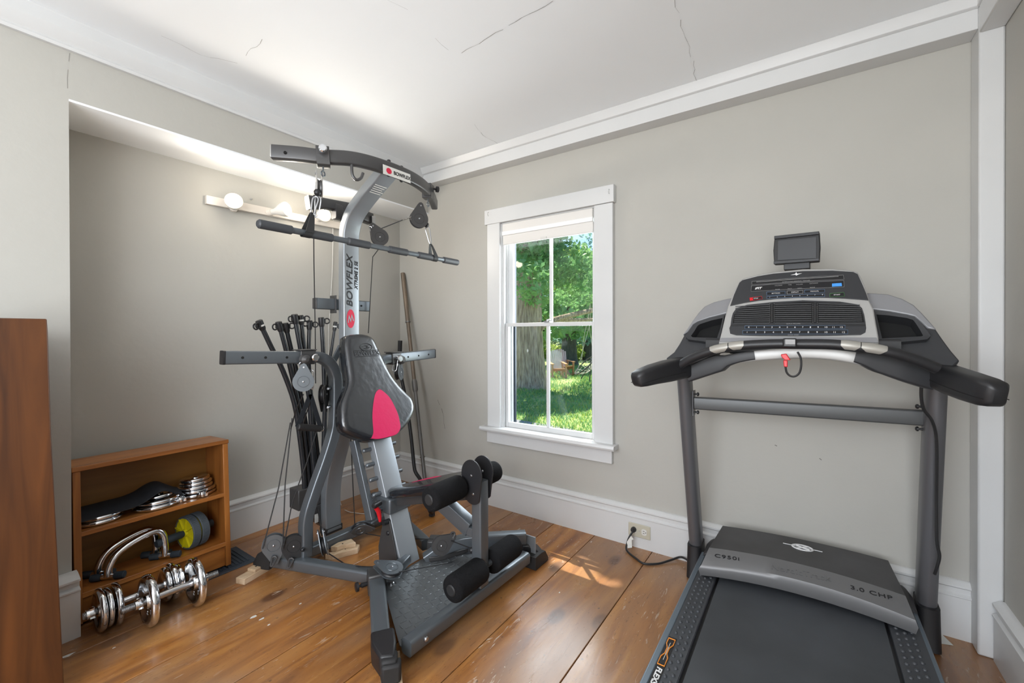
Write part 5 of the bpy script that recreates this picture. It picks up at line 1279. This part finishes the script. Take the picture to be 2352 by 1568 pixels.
for (p, q, m_) in (((1737, 647.5), (1926, 634.5), 'greyink'), ((1745, 649.5), (1915, 638.5), 'blackm')):
    mb = MB(); mb.tube([FP.at(*p, .0038), FP.at((p[0] + q[0]) / 2, (p[1] + q[1]) / 2 - .6, .0038), FP.at(*q, .0038)], .0009, 5); mb.build('track_line', m_, cn)
text('lettering', 'iFIT', FP.at(1741, 662, .0040), EX, cup, .013, 'whiteink', cn, extrude=.0001, shear=.3, bold=.0004)
for s_, u, v in (('CALORIES', 1788, 655.5), ('TIME', 1814, 654), ('INCLINE', 1836, 653), ('DISTANCE', 1869, 650.5), ('PULSE', 1786, 664.6), ('PACE', 1814, 663), ('SPEED', 1837, 662), ('MODE', 1866, 660)):
    text('lettering', s_, FP.at(u, v, .0040), EX, cup, .0050, 'greyink', cn, extrude=.0001)
text('lettering', 'INTERACTIVE PERSONAL TRAINER', FP.at(1828, 645.8, .0040), EX, cup, .0052, 'greyink', cn, extrude=.0001)
fplate('blue_button', [(1911, 651), (1933, 649.5), (1934, 656.5), (1911, 658)], .0042, .001, 'blueink', cn)
for px, m_, s_ in (([(1761, 670.5), (1803, 668.5), (1803, 676), (1761, 678)], 'bluedull', 'SETTINGS'), ([(1808, 668), (1844, 666.5), (1844, 673.5), (1808, 675)], 'greyink', 'DISPLAY'), ([(1848, 666), (1894, 664), (1894, 671), (1848, 673)], 'bluedull', 'MANUAL'), ([(1761, 681), (1828, 676.5), (1894, 675), (1894, 681), (1828, 682.3), (1761, 685.5)], 'bluedull', ''), ([(1722, 684), (1749, 680), (1751, 686), (1723, 690.5)], 'red', 'STOP'), ([(1906, 674), (1938, 671), (1940, 680), (1906, 681.5)], 'greenink', 'START')):
    fplate('button', px, .0036, .001, 'tscreen', cn); fframe('button_outline', px, m_, .0039, cn, .0007)
    if s_:
        u = sum(p[0] for p in px) / len(px); v = sum(p[1] for p in px) / len(px); text('lettering', s_, FP.at(u, v, .0042), EX, cup, .0058, 'whiteink', cn, extrude=.0001)
mb = MB(); mb.prism(fpoly([(1722.5, 683.8), (1729, 683), (1730, 689), (1723.3, 690)], .0037), FP.n * .0008); mb.build('stop_mark', 'red', cn, smooth=0)
for k in range(8): text('lettering', str(k + 1), FP.at(1768 + 17.3 * k, 682.6 - .9 * k, .0042), EX, cup, .0055, 'whiteink', cn, extrude=.0001)
mb = MB(); mb.prism(fpoly([(1816, 631.5), (1826, 629), (1829, 625), (1831, 628.5), (1842, 627.5), (1833, 630.5), (1829, 633), (1827, 631)], .0034), FP.n * .0006); mb.build('console_emblem', 'whiteink', cn, smooth=0)
# tray lip below the face
lipm = [(1650, 790), (1656, 776.5), (1830, 774.5), (2014, 775), (2020, 790), (2000, 792), (1830, 786), (1668, 790)]
fplate('lower_bezel', [(1652, 784), (1656, 775.5), (1830, 774), (2013, 774.5), (2018, 786), (1830, 781)], .003, .004, 'tshell', cn, bevel=.001)
# grey shell wings behind the face and black side trays in front
SP = Pl(FP.p0 - FP.n * .035, FP.n)
def splate(name, px, off, th, m_, par, rnd=0, bevel=.004):
    P_ = [SP.at(u, v, off) for u, v in px]
    if rnd: P_ = smoothpath(P_ + [P_[0]], rnd)[:-1]
    mb = MB(); mb.prism([p - SP.n * th for p in P_], SP.n * th); return mb.build(name, m_, par, smooth=40, bevel=bevel)
splate('side_shell', [(1700, 680), (1668, 686), (1640, 693), (1618, 703), (1604, 718), (1590, 737), (1578, 755), (1568, 768), (1579, 762), (1592, 745), (1603, 738), (1630, 729), (1664, 720), (1700, 712)], .0, .06, 'tshell', tm)
splate('side_shell', [(1980, 672), (2000, 672), (2040, 675), (2072, 685), (2100, 700), (2120, 720), (2138, 740), (2152, 756), (2130, 753), (2115, 739), (2100, 726), (2085, 722), (2040, 714), (2006, 710), (1990, 708)], .0, .06, 'tshell', tm)
def tray(name, outer, inner, par):
    so_ = [SP.at(u, v, .014) for u, v in outer]; si = [SP.at(u, v, .012) for u, v in inner]
    n = SP.n; mb = MB(); mb.rings([[p - n * .05 for p in so_], so_, si, [p - n * .045 for p in si]], cap=False)
    o = mb.build(name, 'tblack', par, smooth=30); mb = MB(); mb.face([mb.v(p - n * .044) for p in si]); mb.build('tray_floor', 'hole', o, smooth=0); return o
tray('accessory_tray', [(1664, 722), (1630, 729), (1603, 738), (1592, 745), (1584, 757), (1575, 772), (1580, 779), (1610, 783), (1650, 790), (1657, 760)], [(1660, 730), (1636, 735), (1608, 744), (1602, 748), (1595, 760), (1587, 771), (1590, 774), (1615, 775), (1647, 776), (1654, 755)], tm)
tray('accessory_tray', [(2006, 712), (2040, 716), (2085, 724), (2100, 727), (2115, 741), (2128, 757), (2138, 771), (2130, 779), (2080, 784), (2020, 790), (2012, 750)], [(2013, 722), (2042, 724), (2083, 730), (2097, 734), (2104, 743), (2113, 757), (2120, 770), (2118, 772), (2080, 774), (2026, 777), (2020, 752)], tm)
# shoulders and side arms
AP = Pl(FP.p0 - FP.n * .03 + V((0, -.0, 0)), FP.n)
splate('arm_shoulder', [(1592, 748), (1572, 768), (1560, 790), (1548, 808), (1530, 822), (1540, 842), (1580, 838), (1640, 815), (1655, 792), (1600, 782), (1578, 777)], -.004, .05, 'tblack', tm)
splate('arm_shoulder', [(2120, 745), (2150, 756), (2165, 778), (2185, 805), (2205, 828), (2180, 850), (2130, 842), (2060, 815), (2020, 800), (2020, 788), (2080, 783), (2130, 777)], -.004, .05, 'tblack', tm)
def armpts(px): return [Y(u, v, y_) for u, v, y_ in px]
for k, px, hs, ws in ((0, [(1600, 838, 1.74), (1562, 845, 1.66), (1530, 852, 1.59), (1500, 859, 1.53), (1475, 867, 1.485), (1462, 872, 1.465), (1458, 874, 1.458)], [.075, .078, .076, .068, .060, .050, .030], [.05, .055, .058, .060, .058, .050, .03]),
                      (1, [(2105, 842, 1.80), (2150, 858, 1.72), (2190, 874, 1.66), (2230, 888, 1.60), (2268, 900, 1.555), (2288, 906, 1.535), (2298, 910, 1.525)], [.070, .074, .076, .074, .070, .062, .04], [.05, .055, .058, .060, .058, .050, .03])):
    P_ = armpts(px); mb = MB(); mb.rtube(P_, ws, hs, rad=.45)
    ha = mb.build('side_handrail', 'black', tm, smooth=60)
    mb = MB(); sd = (P_[3] - P_[1]).cross(EZ).normalized()
    for s_ in (-1, 1): mb.tube([p + sd * s_ * (w_ / 2 + .0003) - EZ * .012 for p, w_ in zip(P_[1:6], ws[1:6])], .0011, 5)
    mb.build('seam', 'hole', ha)
# curved front handlebar with sensor grips, and lower beam
hbp = smoothpath([Y(1556, 842, 1.63), Y(1590, 822, 1.615), Y(1640, 804, 1.60), Y(1700, 794, 1.592), Y(1770, 790, 1.59), Y(1840, 790, 1.59), Y(1910, 791, 1.59), Y(1970, 797, 1.592), Y(2040, 808, 1.60), Y(2100, 825, 1.615), Y(2152, 846, 1.63)], 5)
mb = MB(); mb.tube(hbp, .0155, 16); hbo = mb.build('front_handlebar', 'black', tm)
for ua, ub in ((1634, 1674), (1676, 1710), (1930, 1974), (1976, 2034)):
    def HBU(u):
        best = min(range(len(hbp)), key=lambda i: abs(1176 + CAM_F * (hbp[i] - CPOS).dot(_R3) / (hbp[i] - CPOS).dot(_F2) - u)); 
        i = max(1, min(len(hbp) - 2, best)); q0, q1 = hbp[i - 1], hbp[i + 1]; f = lambda p: 1176 + CAM_F * (p - CPOS).dot(_R3) / (p - CPOS).dot(_F2)
        return q0.lerp(q1, (u - f(q0)) / (f(q1) - f(q0)))
    pts = [HBU(ua + (ub - ua) * k / 4) + V((0, -.0008, .0012)) for k in range(5)]; mb = MB(); mb.tube(pts, [.0148, .0159, .0159, .0159, .0148], 16); mb.build('pulse_grip', 'gripmetal', hbo)
lbp = smoothpath([Y(1580, 862, 1.70), Y(1640, 842, 1.69), Y(1700, 824, 1.68), Y(1770, 816, 1.68), Y(1840, 813, 1.68), Y(1900, 815, 1.68), Y(1960, 824, 1.68), Y(2020, 838, 1.69), Y(2080, 858, 1.70), Y(2140, 876, 1.72)], 4)
mb = MB(); mb.rtube([p + EZ * .006 for p in lbp[:11]], .05, [.060] * 6 + [.040, .036, .034, .032, .030], rad=.3); mb.build('lower_beam', 'tblack', tm)
mb = MB(); mb.rtube([p + EZ * .006 for p in lbp[-13:]], .05, [.030, .036, .045, .055] + [.060] * 9, rad=.3); mb.build('lower_beam', 'tblack', tm)
mb = MB(); mb.rtube([p + V((0, .004, .004)) for p in lbp[8:-10]], .046, .036, rad=.3); mb.build('beam_light_panel', 'tsilver', tm)
mb = MB(); mb.rtube([V((-.30, 1.72, 1.055)), V((.23, 1.72, 1.055))], .09, .05, rad=.3); mb.build('console_underside', 'blackm', tm)
mb = MB(); P_ = fpoly([(1668, 789), (1830, 781), (2005, 788), (2000, 797), (1830, 790), (1672, 798)], .0); mb.prism([p - FP.n * .05 for p in P_], FP.n * .048); mb.build('handlebar_fairing', 'black', tm, bevel=.003)
# safety key
mb = MB(); mb.box(Y(1814, 787, 1.568), (.036, .02, .028)); sk = mb.build('safety_key_clip', 'black', tm, bevel=.004)
mb = MB(); mb.box(Y(1815, 785, 1.555), (.026, .004, .016)); mb.build('clip_lens', 'greyink', sk, bevel=.001)
mb = MB(); mb.prism([Y(u, v, 1.575) for u, v in ((1793, 814), (1806, 812), (1816, 827), (1803, 827), (1796, 821))], (0, .018, 0)); mb.prism([Y(u, v, 1.575) for u, v in ((1799, 827), (1809, 828), (1809, 843), (1800, 842))], (0, .010, 0)); mb.build('safety_key', 'red', tm, bevel=.002)
mb = MB(); mb.tube(smoothpath([Y(1804, 842, 1.58), Y(1807, 855, 1.58), Y(1815, 863, 1.58), Y(1826, 864, 1.58), Y(1836, 856, 1.58), Y(1840, 840, 1.58), Y(1839, 822, 1.585), Y(1832, 808, 1.59)], 5), .0030, 8); mb.build('safety_cord', 'cable', tm)
# tablet holder above the console
TP = Pl((-.03, 1.86, 1.40), (-.10, -1, .08))
def tpl(px, off=0): return [TP.at(u, v, off) for u, v in px]
tb_ = tpl([(1779, 543), (1776, 575), (1778, 607), (1882, 600), (1884, 566), (1882, 532)])
mb = MB(); mb.prism([p - TP.n * .022 for p in tb_], TP.n * .022); tbo = mb.build('tablet_screen', 'blackm', tm, bevel=.003)
mb = MB(); P_ = tpl([(1787, 552), (1786, 598), (1875, 593), (1875, 544)], .0008); mb.prism(P_, TP.n * .0015); mb.build('screen_glass', 'tblack', tbo, smooth=0, bevel=.0005)
mb = MB(); mb.prism([p for p in tpl([(1779, 543), (1882, 532), (1881, 539), (1779, 550)], .0)], TP.n * .008); mb.build('screen_visor', 'black', tbo, bevel=.001)
mb = MB(); mb.prism([p for p in tpl([(1778, 601), (1882, 594), (1882, 600), (1778, 607.5)], .0)], TP.n * .010); mb.build('screen_ledge', 'black', tbo, bevel=.001)
mb = MB(); P_ = tpl([(1800, 598), (1860, 596), (1860, 616), (1800, 620)], -.004); mb.prism([p - TP.n * .03 for p in P_], TP.n * .03); mb.build('screen_neck', 'black', tm, bevel=.002)

# ================================================================== OUTSIDE THE WINDOW
GZ = -.75
def G(u, v): return Z(u, v, GZ)
mb = MB(); n = 48
def gh(x_, y_): return GZ + .05 * math.sin(x_ * .7) * math.cos(y_ * .5) + (.04 * math.sin(3 * x_ + y_) if y_ > 10 else 0)
vv = [[mb.v((-70 + 80 * i / n, 2.4 + 90 * (j / n) ** 1.6, GZ if j < 8 else gh(-70 + 80 * i / n, 2.4 + 90 * (j / n) ** 1.6))) for i in range(n + 1)] for j in range(n + 1)]
for j in range(n):
    for i in range(n): mb.face([vv[j][i], vv[j][i + 1], vv[j + 1][i + 1], vv[j + 1][i]])
struct('lawn', mb, 'lawn', smooth=60)
mb = MB(); mb.prism([V((-12, 2.4, GZ + .004)), V((4, 2.4, GZ + .004)), V((4, 6.6, GZ + .004)), V((-12, 8.2, GZ + .004))], (0, 0, .02)); struct('gravel_drive', mb, 'gravel', smooth=0)
mb = MB(); mb.bx(-3.2, 1.6, Y_WIN + .13, Y_WIN + .16, GZ, .42); mb.build('clapboard_wall', 'white', None); bpy.data.objects['clapboard_wall']['kind'] = 'structure'
# grass blades near the window, leaves as meshes of many small quads
rnd = random.Random(11)
mb = MB()
for _ in range(16000):
    d = rnd.uniform(7.2, 24) ** 1.0; u = rnd.uniform(1140, 1400); p = CPOS + (_F * 1 + _R * ((u - 1176) / CAM_F)) * d; p.z = gh(p.x, p.y) + .0
    a = rnd.uniform(0, PI); h = rnd.uniform(.04, .11) * (d / 12) ** .5; w_ = rnd.uniform(.008, .02) * (d / 10); t = V((math.cos(a), math.sin(a), 0)) * w_; q = V((rnd.uniform(-.04, .04), rnd.uniform(-.04, .04), h))
    mb.mi = 0 if rnd.random() < .7 else 1
    mb.face([mb.v(p - t), mb.v(p + t), mb.v(p + q)])
tag(mb.build('grass_blades', ['leaf', 'leaf2'], None, smooth=0), 'rough green grass covering the lawn outside the window', 'grass', kind='stuff')
def leaves(mb, blobs, n, size, seed, droop=.3):
    r_ = random.Random(seed); tot = sum(b[1].x * b[1].y * b[1].z for b in blobs)
    for c, r in blobs:
        k = int(n * r.x * r.y * r.z / tot) + 1
        for _ in range(k):
            d = V((r_.gauss(0, 1), r_.gauss(0, 1), r_.gauss(0, 1))).normalized() * r_.uniform(.35, 1) ** .5
            p = c + V((d.x * r.x, d.y * r.y, d.z * r.z)); s_ = size * r_.uniform(.6, 1.4)
            nn = (V((r_.gauss(0, 1), r_.gauss(0, 1), r_.gauss(0, 1) + .8))).normalized(); t = nn.orthogonal().normalized(); t = (t * math.cos(5 * s_ * 100) + nn.cross(t) * math.sin(5 * s_ * 100)); b_ = nn.cross(t)
            q = [p - t * s_, p - b_ * s_ * .55, p + t * s_ - EZ * droop * s_, p + b_ * s_ * .55]
            mb.face([mb.v(k_) for k_ in q])
def trunk(mb, base, r0, h, r1, lean=(0, 0), seed=0, seg=26, flare=1.5):
    r_ = random.Random(seed); R_ = []; N_ = 22
    for i in range(N_ + 1):
        s_ = i / N_; z_ = h * s_; rr = (r0 + (r1 - r0) * s_) * (1 + (flare - 1) * math.exp(-s_ * 14)); c = V(base) + V((lean[0] * s_, lean[1] * s_, z_))
        R_.append([c + V((math.cos(a), math.sin(a), 0)) * rr * (1 + .05 * math.sin(5 * a + seed) + .035 * math.sin(11 * a + i * .3) + r_.uniform(-.02, .02)) for a in [2 * PI * k / seg for k in range(seg)]])
    mb.rings(R_)
# the big maple
b0 = G(1213, 893); b0.z = GZ - .1
tr = thing('maple_tree', 'big maple with thick grey trunk standing nearest outside the window', 'tree', tuple(b0))
dT = (b0 - CPOS).dot(_F2)
mb = MB(); trunk(mb, b0, .040 * dT, 6.0, .030 * dT, (-.1, 0), 3, flare=1.28); mb.build('trunk', 'bark', tr, smooth=80)
mb = MB(); t0 = b0 + EZ * 2.3
for e in ((T(1330, 735, dT + 1.0)), (T(1420, 700, dT + .5)),): mb.tube(smoothpath([b0 + EZ * 1.7, T(1262, 738, dT), e + V((-.3, 0, -.25)) * 0 , e + (e - t0) * .5], 5), [.15, .14, .13, .12, .11, .10, .09, .085, .08, .075, .07, .065, .06, .05, .04, .03][:16], 10)
mb.build('branch', 'bark', tr, smooth=80)
bl_ = [(T(1222, 560, dT - 1.5), V((1.0, 1.0, .85))), (T(1215, 640, dT - 2.6), V((.7, .7, .55))), (T(1280, 600, dT - 1), V((1.1, 1.1, .8))), (T(1205, 500, dT - .5), V((1.5, 1.5, 1.2))), (T(1335, 640, dT - .3), V((.9, .9, .5))), (T(1320, 680, dT + 1), V((.8, .8, .4))), (T(1235, 680, dT - .9), V((.6, .6, .35))), (T(1195, 590, dT + .6), V((.9, .8, .7)))]
mb = MB(); leaves(mb, bl_, 9500, .085, 5); mb.build('foliage', 'leaf', tr, smooth=0)
# unseen limb and leaves added to block sun; gap shapes the floor patch
mb = MB(); mb.tube(smoothpath([b0 + EZ * 5.5, V((-6.5, 8.5, 6.9)), V((-4.8, 6.0, 7.4)), V((-3.6, 4.9, 7.5))], 4), [.2 - .014 * k for k in range(13)], 8); mb.build('sun_blocker_limb', 'bark', tr, smooth=80)
mb = MB(); rr = random.Random(77)
for _ in range(8500):
    p = V((rr.uniform(-5.4, -1.2), rr.uniform(3.5, 6.0), rr.uniform(7.35, 7.65))); px_, py_ = p.x + .31 * (p.z - 7.5), p.y - .31 * (p.z - 7.5)
    f_ = (4.20 - py_) / .15; wob = .012 * math.sin(py_ * 90)
    if py_ < 4.225 and -3.45 + .22 * f_ + wob < px_ < -3.10 + .15 * f_ + wob: continue
    t = V((rr.gauss(0, 1), rr.gauss(0, 1), rr.gauss(0, .25))).normalized() * .055; q = V((rr.gauss(0, 1), rr.gauss(0, 1), rr.gauss(0, .25))); q = (q - t * q.dot(t) / t.dot(t)).normalized() * .045
    mb.face([mb.v(p - t), mb.v(p - q), mb.v(p + t), mb.v(p + q)])
mb.build('sun_blocker_leaves', 'leaf', tr, smooth=0)
# trees farther off
for k, (u, vb, t, r0, top, nm, m_, lab, n_, sz) in enumerate((
        (1307, 812, 24, .45, 7, 'shade_tree', 'leaf', 'dark-trunked leafy tree behind the two wooden chairs', 5000, .17),
        (1350, 800, 30, .30, 9, 'conifer', 'leaf3', 'blue-green conifer filling the top right pane', 2600, .13),
        (1385, 800, 36, .35, 9, 'bright_tree', 'leaf2', 'sunlit yellow-green tree farthest right beyond the lawn', 5000, .22),
        (1245, 800, 38, .35, 9, 'bright_tree', 'leaf2', 'sunlit yellow-green tree behind the big maple trunk', 5000, .22),
        (1160, 800, 34, .35, 9, 'shade_tree', 'leaf', 'leafy green tree far left behind the maple', 5000, .2))):
    b = T(u, 770, t); b.z = GZ - .1
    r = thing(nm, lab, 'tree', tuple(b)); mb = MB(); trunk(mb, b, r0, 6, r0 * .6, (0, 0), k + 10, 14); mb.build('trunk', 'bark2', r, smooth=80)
    rr = random.Random(k * 7 + 1); bls = []
    for j in range(9):
        bls.append((b + V((rr.uniform(-2.2, 2.2), rr.uniform(-2, 2), rr.uniform(2.4 if nm != 'bright_tree' else .8, top))), V((rr.uniform(1.2, 2), rr.uniform(1.2, 2), rr.uniform(.7, 1.3)))))
    if nm == 'conifer': bls = [(b + V((0, 0, 1.6 + j * .9)), V((2.6 - .25 * j, 2.6 - .25 * j, .5))) for j in range(9)]
    mb = MB(); leaves(mb, bls, n_, sz, k + 30); mb.build('foliage', m_, r, smooth=0)
for k, (u, t, lab) in enumerate(((1262, 31, 'low bright green shrub at the lawn edge just right of the maple trunk'), (1345, 33, 'low bright green shrub at the lawn edge behind the hoop chair'))):
    b = T(u, 770, t); b.z = GZ; mb = MB(); leaves(mb, [(b + V((dx, 0, .5)), V((1.3, 1, .6))) for dx in (-1.5, 0, 1.5)], 3500, .12, 60 + k); tag(mb.build('shrub', 'leaf2', None, smooth=0), lab, 'shrub')
# two wooden rocking adirondack chairs
def adir(name, label, px, t, face, slatm):
    b = T(px[0], 770, t); b.z = GZ + .02
    r = thing(name, label, 'chair', tuple(b), (0, 0, face), group=None)
    o = MB(local=True)
    for y_ in (-.28, .28):
        o = MB(local=True); o.rtube(smoothpath([(-.45, y_, .12), (-.2, y_, .02), (.15, y_, .0), (.42, y_, .10)], 4), .05, .09); o.build('rocker', 'adwood', r)
        o = MB(local=True); o.rtube([(-.42, y_, .62), (.40, y_, .58)], .12, .03); o.build('armrest', 'adwood', r)
        o = MB(local=True); o.rtube([(.28, y_, .05), (.32, y_, .57)], .05, .12); o.build('front_leg', 'adwood', r)
        o = MB(local=True); o.rtube([(-.30, y_, .05), (-.32, y_, .60)], .05, .08); o.build('rear_leg', 'adwood', r)
        o = MB(local=True); o.rtube([(.34, y_ * .9, .36), (-.38, y_ * .9, .20)], .03, .12); o.build('side_rail', 'adwood', r)
    for k in range(6):
        s_ = k / 5; o = MB(local=True); o.box((.34 - .6 * s_, 0, .40 - .13 * s_), (.09, .52, .022)); o.build('seat_slat', 'adwood', r)
    for k in range(7):
        y_ = (k - 3) * .078; top_ = 1.12 - .012 * (k - 3) ** 2; o = MB(local=True)
        o.rtube([(-.26, y_ * .8, .28), (-.26 - (top_ - .28) * .48, y_ * 1.15, top_)], .068, .02, up=(1, 0, .4)); o.build('back_slat', slatm, r)
    return r
adir('adirondack_chair', 'honey wooden rocking chair nearer the maple trunk, back to the tree', (1281, 0), 17.6, math.radians(-50), 'rope')
adir('adirondack_chair', 'wooden rocking chair with pinkish slats, right of its twin', (1297, 0), 19.0, math.radians(-40), 'adred')
# hoop hammock chair hanging on ropes
hb_ = T(1344, 838, 15.5)
hc = thing('hoop_chair', 'round hoop chair of dark frame and pale netting hanging from ropes', 'chair', tuple(hb_))
ax_ = V((-.55, -.45, .75)).normalized(); mb = MB(); mb.torus(hb_, ax_, .48, .022, 32, 8); mb.build('hoop', 'dark_frame', hc)
u1 = ax_.orthogonal().normalized(); u2 = ax_.cross(u1); mb = MB()
for k in range(12):
    a = k * PI / 6; mb.tube([hb_ + (u1 * math.cos(a) + u2 * math.sin(a)) * .47, hb_ - ax_ * .22 + (u1 * math.cos(a) + u2 * math.sin(a)) * .2, hb_ - ax_ * .27], .008, 5)
for q in (.2, .32, .42): mb.torus(hb_ - ax_ * (.27 - q * q * 1.15), ax_, q, .006, 24, 5)
mb.build('netting', 'rope', hc)
mb = MB(); mb.tube([hb_ + u1 * .45, T(1352, 740, 15.5), T(1356, 640, 15.5)], .009, 5); mb.tube([hb_ - u1 * .45, T(1356, 740, 15.5), T(1357, 640, 15.5)], .009, 5); mb.tube([hb_ + u2 * .45, T(1340, 780, 15.5), T(1356, 700, 15.5)], .009, 5); mb.build('rope', 'rope', hc)
mb = MB(); q = T(1336, 868, 15.5); mb.tube([hb_ - u2 * .2 - ax_ * .1, T(1334, 870, 15.5)], .02, 8); mb.tube([hb_ + u1 * .3, V((T(1354, 872, 15.5).x, T(1354, 872, 15.5).y, GZ))], .02, 8); mb.build('leg', 'dark_frame', hc)
